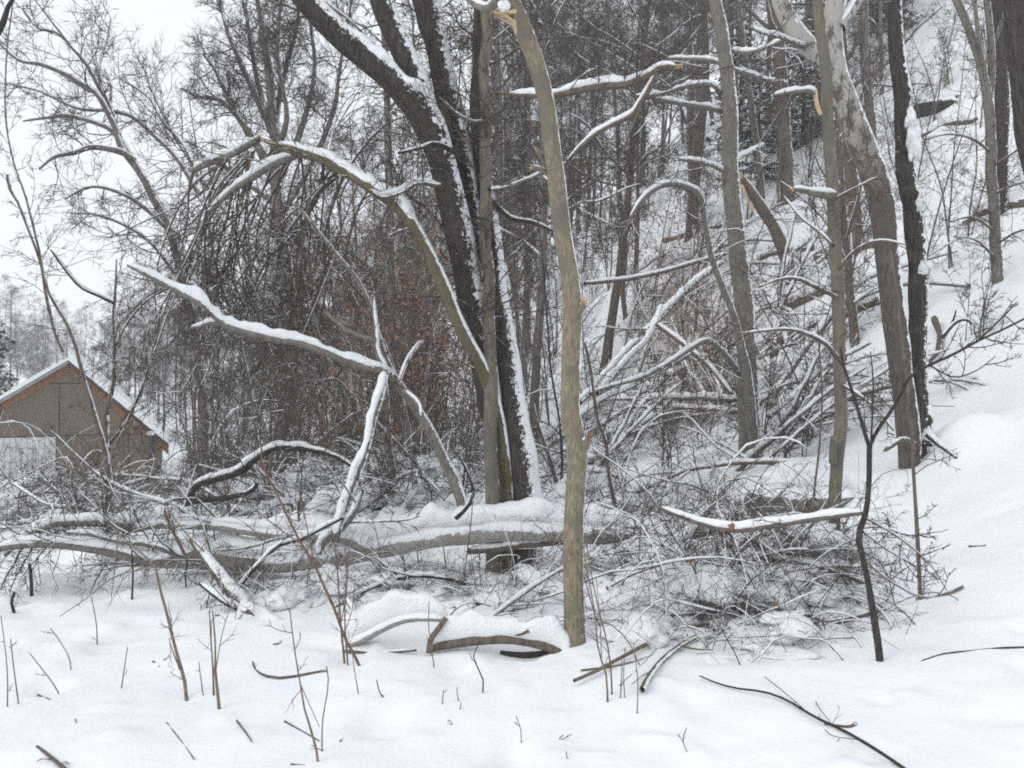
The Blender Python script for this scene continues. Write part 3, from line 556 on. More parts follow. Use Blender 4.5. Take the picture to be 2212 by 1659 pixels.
def tree_k():
    d = gdepth(1801, 1200)
    t = Thing('bare_tree', gpt(1801, 1200), 'slim greenish grey trunk standing in the brush pile left of the twin trunk tree', 'tree', SAP)
    t.limb([(1800, 1215), (1802, 1140), (1802, 1080), (1808, 990), (1818, 900), (1814, 812), (1810, 677), (1806, 559), (1800, 420), (1793, 303), (1786, 202), (1777, 101), (1766, 0), (1760, -60)], (d, d + .1), [28, 26, 28, 27, 27, 26, 26, 28, 27, 24, 24, 23, 22, 20], M['olive'], 0, 'trunk', K=14, rough=.05)
    t.limb([(1800, 1000), (1800, 965), (1802, 945)], (d - .04, d - .1), (20, 14), M['olive'], .03, 'broken_stub', K=9, spr=False, lo=0, hi=.1)
    t.limb([(1806, 424), (1770, 420), (1738, 412), (1713, 408)], (d, d - .3), (18, 8), M['olive'], .04, 'broken_limb', K=9, spr=False, end=M['wood'])
    t.limb([(1762, 205), (1745, 196), (1715, 198), (1672, 206)], (d, d - .4), (10, 6), M['olive'], .04, 'broken_limb', K=8)
    t.limb([(1760, 192), (1764, 220), (1772, 248)], (d - .05, d - .05), (10, 8), M['wood'], 0, 'torn_wood', K=6, spr=False)
    t.limb([(1805, 640), (1760, 620), (1720, 602), (1680, 605), (1640, 620)], (d, d - .5), (10, 4), M['brown'], .012, 'limb', K=8)
    t.limb([(1808, 770), (1780, 740), (1735, 718), (1690, 712), (1600, 720)], (d, d - .6), (11, 4), M['brown'], .015, 'limb', K=8)
    t.limb([(1800, 530), (1770, 500), (1730, 470), (1690, 420)], (d, d + .5), (8, 3), M['brown'], .012, 'limb', K=8)
    t.limb([(1812, 580), (1850, 540), (1900, 520), (1960, 530)], (d, d - .6), (8, 3), M['brown'], .01, 'limb', K=8)
    t.limb([(1815, 830), (1850, 850), (1890, 880), (1930, 930)], (d, d - .4), (8, 4), M['brown'], .012, 'limb', K=8)
    t.limb([(1803, 430), (1840, 410), (1900, 380)], (d, d - .5), (6, 3), M['brown'], .008, 'limb', K=7)
    t.twigs(8, (5, 4), Lm=1.5, mat='baretwig', bias=(0, 0, -.1), only=range(1, len(t.P)), rmax=.005)
tree_k()

def tree_y():
    d = gdepth(1900, 1428)
    t = Thing('forked_sapling', gpt(1900, 1428), 'blackish crooked sapling forking like a Y in front of the twin trunk tree', 'tree')
    bk = M['black']
    t.limb([(1902, 1440), (1897, 1390), (1886, 1320), (1876, 1260), (1862, 1190), (1856, 1155), (1872, 1105), (1878, 1040), (1878, 960)], (d, d + .02), [16, 16, 15, 14, 13, 15, 12, 11, 12], bk, .0, 'trunk', K=12, rough=.05)
    t.limb([(1878, 965), (1864, 920), (1846, 860), (1835, 825), (1822, 790), (1815, 750)], (d, d - .1), (9, 5), bk, .0, 'limb', K=9)
    t.limb([(1879, 965), (1895, 930), (1920, 895), (1945, 855), (1965, 815), (2005, 790), (2060, 765), (2115, 735), (2160, 715), (2230, 680)], (d, d + .35), (9, 4), bk, .0, 'limb', K=9)
    t.limb([(2110, 738), (2150, 700), (2190, 660)], (d + .2, d + .3), (5, 3), bk, 0, 'limb', K=6)
    t.limb([(2010, 790), (2060, 815), (2110, 800), (2150, 770)], (d + .2, d + .3), (4, 2), bk, 0, 'limb', K=6)
    t.limb([(1868, 1108), (1835, 1112), (1790, 1118), (1720, 1128), (1650, 1138), (1590, 1145), (1540, 1138), (1480, 1120), (1425, 1098)], (d + .05, d + .5), [8, 9, 10, 11, 12, 12, 11, 10, 8], M['brown'], .04, 'limb', K=10)
    t.limb([(1880, 985), (1884, 900), (1886, 820), (1880, 760)], (d, d + .1), (5, 2.5), bk, 0, 'limb', K=6)
    for p in ([(1870, 1120), (1940, 1160), (2010, 1220), (2045, 1275)], [(1865, 1150), (1920, 1190), (1990, 1230)], [(1860, 1140), (1910, 1140), (1980, 1165)], [(1866, 1210), (1930, 1260), (2000, 1290), (2080, 1265)]):
        t.limb(p, (d + .05, d + .3), (5, 2), M['brown'], .004, 'limb', K=6)
    t.twigs(7, (4, 3), Lm=.7, mat='baretwig', rmax=.004, only=range(1, len(t.P)))
tree_y()

def stem_m():
    d = gdepth(1988, 1298)
    t = Thing('thin_sapling', gpt(1988, 1298), 'thin straight grey sapling stem rising right of the crooked Y sapling', 'tree')
    t.limb([(1989, 1305), (1985, 1220), (1980, 1120), (1974, 1020), (1970, 940), (1960, 840), (1948, 740), (1938, 640), (1925, 540)], (d, d + .3), (10, 4), M['brown'], 0, 'trunk', K=8)
    t.twigs(4, (4, 3), Lm=.8, mat='baretwig', rmax=.003)
stem_m()

def tree_n():
    d = gdepth(2157, 608)
    t = Thing('bare_tree', gpt(2157, 608), 'grey forking tree standing alone on the open snowy slope at upper right', 'tree')
    t.limb([(2157, 618), (2153, 560), (2147, 470), (2142, 380), (2138, 300), (2134, 220), (2118, 140), (2092, 60), (2062, -10), (2040, -60)], (d, d), [26, 24, 23, 22, 22, 21, 18, 17, 16, 15], M['grey'], .0, 'trunk', K=12)
    t.limb([(2137, 240), (2142, 150), (2138, 70), (2130, -10), (2126, -60)], (d, d + .4), (16, 13), M['grey'], 0, 'limb', K=10)
    t.limb([(2136, 200), (2120, 120), (2108, 30), (2100, -60)], (d, d - .3), (11, 8), M['grey'], 0, 'limb', K=9)
    t.limb([(2140, 110), (2165, 50), (2180, -20)], (d + .3, d), (10, 7), M['grey'], 0.01, 'limb', K=9)
    for p in ([(2143, 330), (2100, 300), (2050, 290), (2000, 300)], [(2146, 420), (2190, 400), (2230, 390)], [(2150, 500), (2100, 470), (2050, 480)], [(2144, 360), (2190, 330), (2240, 290)], [(2152, 560), (2110, 520), (2060, 510)], [(2150, 530), (2200, 500), (2260, 490)]):
        t.limb(p, (d, d - .8), (6, 3), M['brown'], .006, 'limb', K=6)
    t.twigs(8, (6, 5), Lm=1.7, mat='baretwig', rmax=.005)
tree_n()

def tree_n2():
    d = gdepth(2158, 600) + 3.5
    X = at(2162, 250, 15)
    x, y = X[0], X[1]; t = Thing('bare_tree', (x, y, float(terrain(x, y))), 'dark straight trunk just behind the forking tree at upper right', 'tree')
    z0 = float(terrain(x, y)); t.limb3(np.array([(x, y, z0 - .1), (x + .02, y, z0 + 2), (x - .1, y, z0 + 5), (x - .3, y, z0 + 9)]), np.array([.12, .11, .10, .08]), M['dark'], 0, 'trunk', K=12)
    t.twigs(2, (5, 4), Lm=1.6, mat='twig', t=(.3, 1))
    X = at(2206, 60, 9); x, y = X[0], X[1]; z0 = float(terrain(x, y))
    t = Thing('bare_tree', (x, y, z0), 'blackish trunk cut by the right edge of the picture at the top', 'tree')
    t.limb3(np.array([(x + .5, y, z0 - .1), (x + .35, y, z0 + 1.5), (x + .1, y, z0 + 2.6), (x - .05, y, z0 + 4), (x - .2, y, z0 + 7)]), np.array([.13, .12, .12, .11, .09]), M['dark'], 0, 'trunk', K=12)
tree_n2()

def back_right():
    L = [('brown barked trunk on the slope behind the greenish slim trunk', (1706, 440), [(1706, 450), (1700, 380), (1694, 290), (1688, 180), (1680, 60), (1672, -60)], (32, 26), 'brown'),
         ('thick grey brown trunk half hidden behind the slim greenish trunk', (1850, 548), [(1850, 560), (1846, 500), (1838, 420), (1830, 340), (1822, 250), (1815, 120), (1810, -40)], (40, 30), 'brown'),
         ('slender leaning grey trunk on the slope right of the straight grey tree', (1648, 430), [(1648, 440), (1640, 360), (1628, 260), (1612, 150), (1600, 40), (1590, -50)], (16, 11), 'grey'),
         ('short pale trunk standing in snow right of the slim greenish trunk', (1845, 748), [(1847, 755), (1842, 690), (1834, 620), (1830, 560), (1820, 440), (1812, 300)], (22, 14), 'brown'),
         ('blurred grey trunk on the slope behind the multi stemmed dark tree', (1104, 655), [(1110, 665), (1104, 600), (1092, 520), (1080, 420), (1078, 300), (1070, 120), (1065, -50)], (26, 18), 'far'),
         ('grey trunk on the slope at left of the dark hemlocks', (1500, 500), [(1502, 510), (1496, 400), (1490, 280), (1492, 150), (1480, 0), (1474, -60)], (18, 13), 'far'),
         ('straight grey trunk near the top of the slope above the dark rock', (1885, 330), [(1887, 345), (1880, 250), (1872, 140), (1866, 20), (1860, -60)], (20, 15), 'far'),
         ('thin dark trunk on the slope right of the tan tree', (1350, 690), [(1352, 700), (1346, 620), (1352, 540), (1340, 430), (1335, 300), (1322, 150), (1310, 0)], (12, 7), 'brown')]
    for lab, b, pts, wd, mat in L:
        d = gdepth(*b); t = Thing('bare_tree', gpt(*b), lab, 'tree')
        t.limb(pts, (d, d + .5), wd, M[mat], 0, 'trunk', K=10)
        P, r = t.P[0], t.R[0]
        C, rr = sprout(t.rg, P[None], r[None], 9, (.3, 1), (60, 12), (1.2, 2.6), .35, .01, 8, .2, (0, 0, .4), rel=False)
        mb = MB()
        for i in range(len(C)):
            t.limb3(C[i], rr[i], M[mat], .03 if i % 2 else 0, 'limb', K=6)
        t.twigs(4, (5, 4), Lm=2.2, mat='fartwig', rmax=.01, rmin=.003)
    d = gdepth(1712, 605)
    t = Thing('broken_tree', gpt(1712, 605), 'leaning broken trunk with split yellow wood and snow on the slope', 'tree')
    t.limb([(1716, 625), (1706, 580), (1690, 530), (1665, 480), (1640, 440), (1615, 405), (1600, 385)], (d, d - .4), [32, 30, 28, 26, 24, 20, 14], M['brown'], .06, 'trunk', K=10, lo=.3, hi=.6, end=M['wood'])
    t.limb([(1628, 455), (1615, 430), (1602, 400)], (d - .45, d - .5), (9, 6), M['wood'], 0, 'torn_wood', K=6, spr=False)
back_right()

def sapling_p():
    d = gdepth(240, 1150)
    t = Thing('forked_sapling', gpt(240, 1170), 'dark sapling with two bare stems standing in front of the shed', 'tree')
    t.limb([(248, 1180), (240, 1120), (236, 1070), (230, 1000), (228, 940), (228, 896)], (d, d), [20, 20, 18, 17, 16, 16], M['brown'], .0, 'trunk', K=10)
    t.limb([(228, 900), (238, 860), (246, 820), (248, 744), (246, 690), (247, 655), (250, 609), (252, 560)], (d, d + .1), [11, 10, 9, 8, 7, 6, 5, 3], M['brown'], .0, 'limb', K=8)
    t.limb([(246, 655), (215, 640), (175, 622), (145, 590), (110, 540)], (d, d - .3), [7, 6, 5, 4, 3], M['black'], .03, 'limb', K=7)
    t.limb([(240, 1040), (225, 960), (202, 890), (185, 830), (165, 752), (142, 694), (118, 655), (102, 620), (85, 560), (60, 490), (40, 440), (22, 410), (16, 378)], (d - .2, d - .5), [11, 13, 12, 11, 10, 9, 8, 7, 6, 6, 6, 7, 7], M['brown'], .0, 'limb', K=8)
    t.limb([(138, 760), (120, 720), (100, 640), (88, 560), (60, 440), (30, 350), (12, 250), (14, 120), (30, -20)], (d - .3, d - .6), [9, 8, 7, 6, 5, 4, 4, 3, 3], M['brown'], 0, 'limb', K=7)
    t.limb([(247, 750), (280, 690), (330, 640), (400, 610)], (d, d + .5), (6, 3), M['black'], .006, 'limb', K=6)
    t.limb([(236, 960), (290, 880), (330, 760), (350, 660)], (d, d + .4), (6, 3), M['black'], .006, 'limb', K=6)
    t.twigs(5, (5, 4), Lm=1.3, mat='baretwig', bias=(0, 0, .1), only=range(1, len(t.P)), rmax=.004)
sapling_p()

def crown_w():
    x, y, d = 415, 800, 13.0
    X = at(430, 900, d); g = (X[0], X[1], float(terrain(X[0], X[1])))
    t = Thing('bare_tree', g, 'grey tree leaning left with its bare crown spread against the pale sky', 'tree')
    t.limb3(np.vstack([[g[0] + .1, g[1], g[2] - .1], at(445, 950, d), at(425, 750, d), at(400, 620, d), at(371, 505, d), at(340, 440, d), at(303, 371, d), at(263, 320, d), at(246, 270, d), at(236, 226, d), at(189, 145, d), at(150, 95, d), at(120, 60, d), at(60, -20, d)]), np.array([.09, .085, .08, .075, .068, .062, .055, .046, .04, .033, .026, .02, .015, .008]), M['far'], .0, 'trunk', K=10)
    for p, w_, dd in [([(290, 345), (263, 328), (200, 318), (160, 330), (120, 338), (85, 365)], (16, 5), -.6), ([(303, 371), (250, 290), (210, 268), (150, 250), (100, 255), (50, 262)], (14, 4), .4), ([(255, 290), (215, 210), (180, 185), (140, 160), (90, 140), (40, 130), (0, 95)], (14, 5), -.3),
                      ([(238, 245), (240, 180), (225, 150)], (7, 3), .2), ([(215, 185), (215, 140), (230, 90), (240, 40)], (7, 3), .4), ([(430, 420), (380, 340), (330, 290), (290, 255), (240, 240), (170, 235), (90, 200), (20, 180)], (12, 3), .6), ([(440, 400), (400, 320), (350, 260), (320, 210), (260, 170)], (10, 3), .8),
                      ([(371, 505), (300, 440), (240, 410), (190, 405), (140, 430)], (10, 3), -.5), ([(400, 620), (320, 520), (230, 470), (150, 460)], (10, 3), -.6), ([(480, 450), (420, 360), (380, 300), (330, 200), (310, 130)], (9, 3), 1), ([(150, 95), (120, 70), (80, 60), (50, 20)], (6, 3), 0), ([(400, 600), (430, 500), (480, 420), (520, 330)], (12, 5), .8)]:
        t.limb(p, (d, d + dd), w_, M['far'], .02, 'limb', K=7)
    t.twigs(5, (6, 5), Lm=2.6, mat='fartwig', bias=(0, 0, .3), only=range(0, len(t.P)), rmax=.010, rmin=.0034, t=(.25, 1), wig=.28, sub=(.3, .7))
crown_w()

def crown_elm():
    d = 21.0; X = at(640, 800, d); g = (X[0], X[1], float(terrain(X[0], X[1])))
    t = Thing('bare_tree', g, 'tall fan shaped tree rising behind the arched broken tree', 'tree')
    t.limb3(np.vstack([[g[0], g[1], g[2] - .1], at(630, 700, d), at(615, 550, d), at(600, 420, d), at(592, 290, d), at(580, 150, d), at(560, 20, d), at(550, -60, d)]), np.array([.2, .18, .16, .15, .12, .09, .06, .04]), M['far'], 0, 'trunk', K=10)
    for p in ([(600, 420), (560, 330), (500, 230), (470, 160), (440, 120)], [(598, 380), (550, 300), (480, 220), (430, 210), (390, 190)], [(594, 300), (550, 200), (500, 90), (480, 20), (470, -40)], [(592, 290), (610, 180), (640, 60), (650, -40)], [(600, 400), (650, 280), (680, 160), (672, 60), (660, -20)],
              [(610, 460), (680, 340), (720, 240), (735, 140), (760, 0)], [(596, 330), (620, 250), (600, 120), (610, -30)], [(605, 450), (540, 400), (470, 350), (420, 330)], [(592, 280), (560, 190), (540, 80), (520, -30)]):
        t.limb(p, (d, d + t.rg.uniform(-1.5, 1.5)), (15, 5), M['far'], .03, 'limb', K=7)
    t.twigs(7, (8, 6), Lm=3.2, mat='fartwig', bias=(0, 0, .35), only=range(0, len(t.P)), rmax=.014, rmin=.0045, t=(.3, 1), wig=.26, sub=(.3, .7))
crown_elm()

def overhang():
    g = (-3.6, 4.4, float(terrain(-3.6, 4.4)))
    t = Thing('bare_tree', g, 'dark blurred branch tip entering at the top left corner', 'tree')
    t.limb3(np.array([[-3.6, 4.4, g[2] - .1], [-3.5, 4.4, 1.5], at(-120, 150, 4.4), at(-30, 95, 4.2), at(6, 45, 4.1), at(16, 15, 4.1), at(38, -20, 4.1), at(60, -80, 4.1)]), np.array([.05, .04, .03, .016, .014, .010, .008, .006]), M['black'], 0, 'trunk', K=8)
    g2 = (-1.6, 6.0, float(terrain(-1.6, 6.0)))
overhang()

# ------------------------------------------------------------------ the shed at the left
def house():
    d = 34.0
    A = at(148, 778, d); er = at(365, 962, d); z0 = -5.0
    tilt = math.atan(.43)
    t = Thing('shed', (A[0], d, float(terrain(A[0], d))), 'brown plywood shed with orange gable trim and snow covered roof at far left', 'shed')
    ax, az = A[0], A[2]; sr = (az - er[2]) / (er[0] - ax) * 1.087; slf = .65; wr = (er[0] - ax) / 1.087 - .25; wl = 3.6
    def prism(mb, pts, y0, y1):
        n = len(pts); v = [(x, y0, z) for x, z in pts] + [(x, y1, z) for x, z in pts]
        f = [(i, (i + 1) % n, n + (i + 1) % n, n + i) for i in range(n)]
        for k in range(1, n - 1): f += [(0, k + 1, k, k), (n, n + k, n + k + 1, n + k + 1)]
        mb.add(v, f)
    D = 9.0
    # plywood sheets of the gable wall: cut by two level seams and one upright seam
    def roofz(x): return az - .12 - (sr * (x - ax) if x > ax else slf * (ax - x))
    zs1 = at(0, 828, d)[2]; zs2 = at(0, 941, d)[2]; xs = at(124, 0, d)[0]; xl, xr = ax - wl, ax + wr
    g = .02; zb = z0
    def sheet(pts, name='wall_panel', mat='ply', y=0.0, parent=None):
        mb = MB(); prism(mb, pts, d + y, d + y + .06); return t.part(mb, name, M[mat], parent, True)
    mb = MB(); prism(mb, [(xl, zb), (xr, zb), (xr, roofz(xr) - .05), (ax, az - .2), (xl, roofz(xl) - .05)], d + .07, d + D); t.part(mb, 'wall', M['ply'], None, True)
    xa = ax - (roofz(ax) - zs1) / slf; xb = ax + (roofz(ax) - zs1) / sr
    sheet([(xa, zs1 + g), (xb, zs1 + g), (ax, roofz(ax))], 'gable_panel')
    xa2 = max(xl, ax - (roofz(ax) - zs2) / slf); xb2 = ax + (roofz(ax) - zs2) / sr
    sheet([(xl, zs2 + g), (xs - g, zs2 + g), (xs - g, zs1 - g), (xa, zs1 - g), (xl, roofz(xl))])
    xm = at(262, 0, d)[0]
    sheet([(xs + g, zs2 + g), (xm - g, zs2 + g), (xm - g, roofz(xm - g)), (xb, zs1 - g), (xs + g, zs1 - g)])
    sheet([(xm + g, zs2 + g), (xb2, zs2 + g), (xm + g, roofz(xm + g))])
    xdo = at(118, 0, d)[0]
    sheet([(xdo + g, zb), (xm - g, zb), (xm - g, zs2 - g), (xdo + g, zs2 - g)])
    sheet([(xm + g, zb), (xr, zb), (xr, min(zs2 - g, roofz(xr))), (xr - .05, zs2 - g), (xm + g, zs2 - g)])
    # white door with a grid pressed into it
    mb = MB(); nx, nz = 8, 9; x0, x1, za, zc = xl + .2, xdo - .03, zb + .4, zs2 - .03
    box(mb, x0, x1, d + .02, d + .06, za, zc); dr = t.part(mb, 'garage_door', M['white'], None, True)
    for i in range(nz):
        mb = MB(); h = (zc - za) / nz
        for k in range(nx * 2):
            q = (x1 - x0) / nx / 2; box(mb, x0 + k * q + .02, x0 + (k + 1) * q - .02, d - .005, d + .018, za + i * h + .03, za + (i + 1) * h - .03)
        o = t.part(mb, 'door_panel', M['white'], dr, True, True)
    # barge boards and roof, each slope a slab, with snow on top
    for s, sl_, wdt in ((1, sr, wr + .3), (-1, slf, wl + .3)):
        X = lambda q: ax + s * q
        mb = MB(); prism(mb, [(X(0), az - .10), (X(wdt), az - .10 - sl_ * wdt), (X(wdt), az - .42 - sl_ * wdt), (X(0), az - .42)], d - .05, d - .004); t.part(mb, 'barge_board', M['cedar'], None, True)
        mb = MB(); prism(mb, [(X(0), az), (X(wdt), az - sl_ * wdt), (X(wdt), az - .13 - sl_ * wdt), (X(0), az - .13)], d - .3, d + D); rf = t.part(mb, 'roof', M['metal'] if s < 0 else M['pipe'], None, True)
        mb = MB(); nq = 16; q = np.linspace(0, wdt, nq); yy = np.linspace(d - .33, d + D, 14); 
        Q, Y = np.meshgrid(q, yy); th = .30 + .14 * vnoise(Q * 1.1 + 3, Y * .9 + s, 51); th[:, -1] *= .3; th[0] *= .75
        if s < 0: th = th * sstep(-.2, .5, d + 1.2 - Y + 3 * vnoise(Q * .7, Y * 0, 52)) * .5 + .02
        Zt = az - sl_ * Q + th * math.sqrt(1 + sl_ * sl_); Zb = az - sl_ * Q + .004
        i = np.arange(13)[:, None] * nq; k = np.arange(nq - 1)[None]; f = np.stack([i + k, i + k + 1, i + nq + k + 1, i + nq + k], -1).reshape(-1, 4)
        mb.add(np.stack([X(Q), Y, Zt], -1), f); ed = np.concatenate([np.arange(nq), np.arange(1, 14) * nq + nq - 1])
        top = np.stack([X(Q), Y, Zt], -1).reshape(-1, 3)[ed]; bot = np.stack([X(Q), Y, Zb], -1).reshape(-1, 3)[ed]; m = len(ed); kk = np.arange(m - 1)
        mb.add(np.concatenate([top, bot]), np.stack([kk, kk + 1, m + kk + 1, m + kk], -1)); t.part(mb, 'roof_snow', M['snow'], rf)
    mb = MB(); p = at(310, 965, d - .2); tubes(mb, np.array([p + [0, 0, -.5], p + [0, 0, .35], p + [0, 0, .36]]), np.array([.1, .1, .001]), 10, (.05, 1, 0)); vp = t.part(mb, 'vent_pipe', M['pipe'])
    mb = MB(); blob(mb, p + [0, 0, .43], .17, .17, .11, 5, amp=.15); t.part(mb, 'snow_cap', M['snow'], vp)
    t.o.rotation_euler.z = tilt
house()

# ------------------------------------------------------------------ kinds of trees, shrubs and litter that repeat
def kind(name, label, cat, group, builder, seed):
    t = Thing(name, (0, 0, 0), label, cat, group); t.rg = rs(seed); builder(t); return t.o
def kids(o): return [c for c in bpy.data.objects if c.parent == o]
_kc = {}
def copy_tree(o, parent=None):
    c = o.copy(); COL.objects.link(c); c.parent = parent
    if o.name not in _kc: _kc[o.name] = kids(o)
    for ch in _kc[o.name]: copy_tree(ch, c)
    return c
_used = set(); _base = {}
def where(x, y):
    u = x / y
    if u < -.33: return 'near the shed at far left'
    if u < -.18: return 'behind the fallen log at left'
    if u < -.06: return 'behind the arched broken tree'
    if u < .06: return 'behind the dark multi stemmed tree'
    if u < .2: return 'just right of the tan tree'
    if u < .33: return 'beside the slim greenish trunk'
    if u < .45: return 'about the twin trunk tree'
    return 'on the slope at far right'
def place(o, x, y, rz, sc=1.0, z=None, label=None, tilt=0.0, group=None):
    c = o if o.name not in _used else copy_tree(o); _used.add(o.name)
    c.location = (x, y, (float(terrain(x, y)) if z is None else z) - .03)
    c.rotation_euler = (tilt * math.cos(rz * 3), tilt * math.sin(rz * 5), rz); c.scale = (sc, sc, sc)
    if label: c['label'] = label
    if group: c['group'] = group
    if not label and 'group' in c:
        b0 = _base.setdefault(o.name, o['label']); c['label'] = ('small ' if sc < .72 else 'large ' if sc > 1.15 else '') + b0 + ' ' + where(x, y)
    return c
def forest_tree(H, r0, lean, mat, nl, per, low=.15, Ls=(.16, .34), tm='fartwig', lv=(7, 5), fork=False):
    def f(t):
        rg = t.rg; z = np.linspace(0, H, 8); wx = np.cumsum(rg.normal(0, .12, 8)); X = np.stack([lean * z + wx * .6, rg.normal(0, .05, 8).cumsum(), z - .15], -1)
        P, r = t.limb3(X, r0 * (1 - .82 * np.linspace(0, 1, 8)), M[mat], 0, 'trunk', K=8, seg=24)
        C, rr = sprout(rg, P[None], r[None], nl, (low, .97), (52, 14), (Ls[0] * H, Ls[1] * H), .42, .010, 8, .30, (0, 0, .30), rel=False)
        mb = MB(); tubes(mb, C, rr, 5); t.part(mb, 'limbs', M[mat], stuff=True)
        ms = MB()
        for i in range(len(C)): snowroll(ms, C[i], rr[i], .035, seed=i + nl, K=5, cover=.9, lo=.5, hi=.8)
        t.part(ms, 'snow_caps', M['snow'], stuff=True)
        t.P = [c for c in C]; t.R = [c for c in rr]
        k = np.linspace(0, 7, 9); t.P = [np.stack([np.interp(k, np.arange(8), c[:, j]) for j in range(3)], -1) for c in C]; t.R = [np.interp(k, np.arange(8), c) for c in rr]
        t.twigs(per, lv, Lm=2.4 * H / 13, mat=tm, bias=(0, 0, .05), wig=.32, rmax=.012, rmin=.005, t=(.1, 1), sub=(.32, .78))
    return f
FG = 'bare trees of the wooded hillside'
KT = [kind('forest_tree', 'bare grey woodland tree', 'tree', FG, forest_tree(*a), 100 + i) for i, a in enumerate([
    (14, .11, .02, 'far', 19, 3.7, .28), (16, .12, -.04, 'far', 20, 3.4, .3), (12, .08, .06, 'far', 19, 4.0), (15, .10, .0, 'far', 20, 3.5, .3), (11, .065, -.05, 'far', 19, 4.2), (13, .15, .10, 'brown', 17, 3.6)])]
def sapling(H, n, mat='brown', per=7, spread=.25, tw='fartwig', bias=(0, 0, .2)):
    def f(t):
        rg = t.rg
        for k in range(n):
            a = rg.uniform(0, 6.28); h = H * rg.uniform(.6, 1.1); s = spread * rg.uniform(.2, 1.3) * h
            c0 = rg.normal(0, .08, 2); z = np.linspace(0, 1, 6)
            X = np.stack([c0[0] + math.cos(a) * s * z ** 1.6, c0[1] + math.sin(a) * s * z ** 1.6, h * z - .12], -1) + np.cumsum(rg.normal(0, .012 * h, (6, 3)), 0)
            t.limb3(X, .012 * (h / 3) * (1.3 - np.linspace(0, 1, 6)), M[mat], .0, 'stem', K=5, seg=12)
        t.twigs(per * .7, (4, 3), Lm=.34 * H, mat=tw, bias=bias, wig=.28, rmax=.006, rmin=.0035, t=(.15, 1), sub=(.3, .7))
    return f
SG = 'bare saplings and brush of the woodland floor'
KS = [kind('brush_sapling', 'thin bare grey sapling', 'sapling', SG, sapling(*a), 200 + i) for i, a in enumerate([
    (4.5, 2, 'brown', 7, .2), (3.2, 4, 'brown', 7, .45), (5.5, 2, 'far', 6, .3), (2.4, 6, 'brown', 8, .7)])]
def beech(t):
    sapling(5, 3, 'far', 9, .3)(t); mb = MB(); rg = t.rg
    P = np.stack(t.P); n = 1200; i = rg.integers(0, len(P), n); k = rg.integers(2, 9, n); c = P[i, k] + rg.normal(0, .62, (n, 3)) * [1, 1, .8]
    a = rg.uniform(0, 6.28, n); e = np.stack([np.cos(a), np.sin(a), rg.normal(-.7, .4, n)], -1) * .045; s = nrm(np.cross(e, rg.normal(0, 1, (n, 3)))) * .02
    mb.add(np.stack([c, c + e * .5 + s, c + e, c + e * .5 - s], 1), np.arange(n * 4).reshape(-1, 4)); t.part(mb, 'leaves', M['beechleaf'], None, True, True)
KB = kind('beech_sapling', 'young beech with rusty dead leaves', 'sapling', 'beech saplings with dead leaves', beech, 300)
def conifer(H, r, nb, mat='needle', droop=-.25, sn=.55):
    def f(t):
        rg = t.rg; X = np.stack([np.zeros(5), np.zeros(5), np.linspace(-.1, H, 5)], -1)
        t.limb3(X, np.linspace(.02 * H, .01, 5), M['black'], 0, 'trunk', K=7, seg=10, jag=False, spr=False)
        h = rg.uniform(.06, .98, nb) ** 1.0 * H; a = rg.uniform(0, 6.28, nb); L = r * (1.08 - h / H) * rg.uniform(.7, 1.15, nb) + .15
        C = walk(rg, np.stack([0 * h, 0 * h, h], -1), nrm(np.stack([np.cos(a), np.sin(a), 0 * a + .15], -1)), L, 7, .1, (0, 0, droop * 2))
        mb = MB(); tubes(mb, C, np.linspace(1, .2, 7)[None] * .012 * np.ones((nb, 1)), 3); t.part(mb, 'boughs', M['black'], None, True, True)
        q = 26; i = np.repeat(np.arange(nb), q); tt = rg.uniform(.15, 1, nb * q) * 5.99; k = tt.astype(int); f_ = (tt - k)[:, None]
        p = C[i, k] * (1 - f_) + C[i, k + 1] * f_; T = nrm(C[i, k + 1] - C[i, k]); sd = nrm(np.cross(T, [0, 0, 1.])) * rg.choice([-1, 1], len(p))[:, None]
        e = nrm(T * .6 + sd * rg.uniform(.3, 1, (len(p), 1)) + rg.normal(0, .25, (len(p), 3))) * (L[i] * rg.uniform(.12, .28, len(p)))[:, None]
        e[:, 2] -= .03; wv = nrm(np.cross(e, rg.normal(0, 1, (len(p), 3)) * .5 + [0, 0, 1.])) * (.05 * H / 6)
        mb = MB(); mb.add(np.stack([p - wv * .5, p + e * .55 - wv, p + e, p + e * .55 + wv], 1), np.arange(len(p) * 4).reshape(-1, 4)); t.part(mb, 'needles', M[mat], None, True, True)
        ms = MB()
        for j in range(nb):
            if rg.random() < sn: snowroll(ms, C[j] + [0, 0, .01], np.full(7, .05 * H / 6), .06, seed=j, K=5, cover=.8, lo=.1, hi=.4)
        t.part(ms, 'snow_caps', M['snow'], None, False, True)
    return f
KC = [kind('hemlock', 'dark snowy hemlock on the upper slope', 'tree', 'hemlocks on the upper slope', conifer(*a), 400 + i) for i, a in enumerate([(8, 2.4, 110), (6, 2.2, 90)])]
sp = kind('spruce', 'dark snowy spruce at the left edge behind the shed', 'tree', None, conifer(11, 3.2, 260, 'darkneedle', -.25, .18), 410)

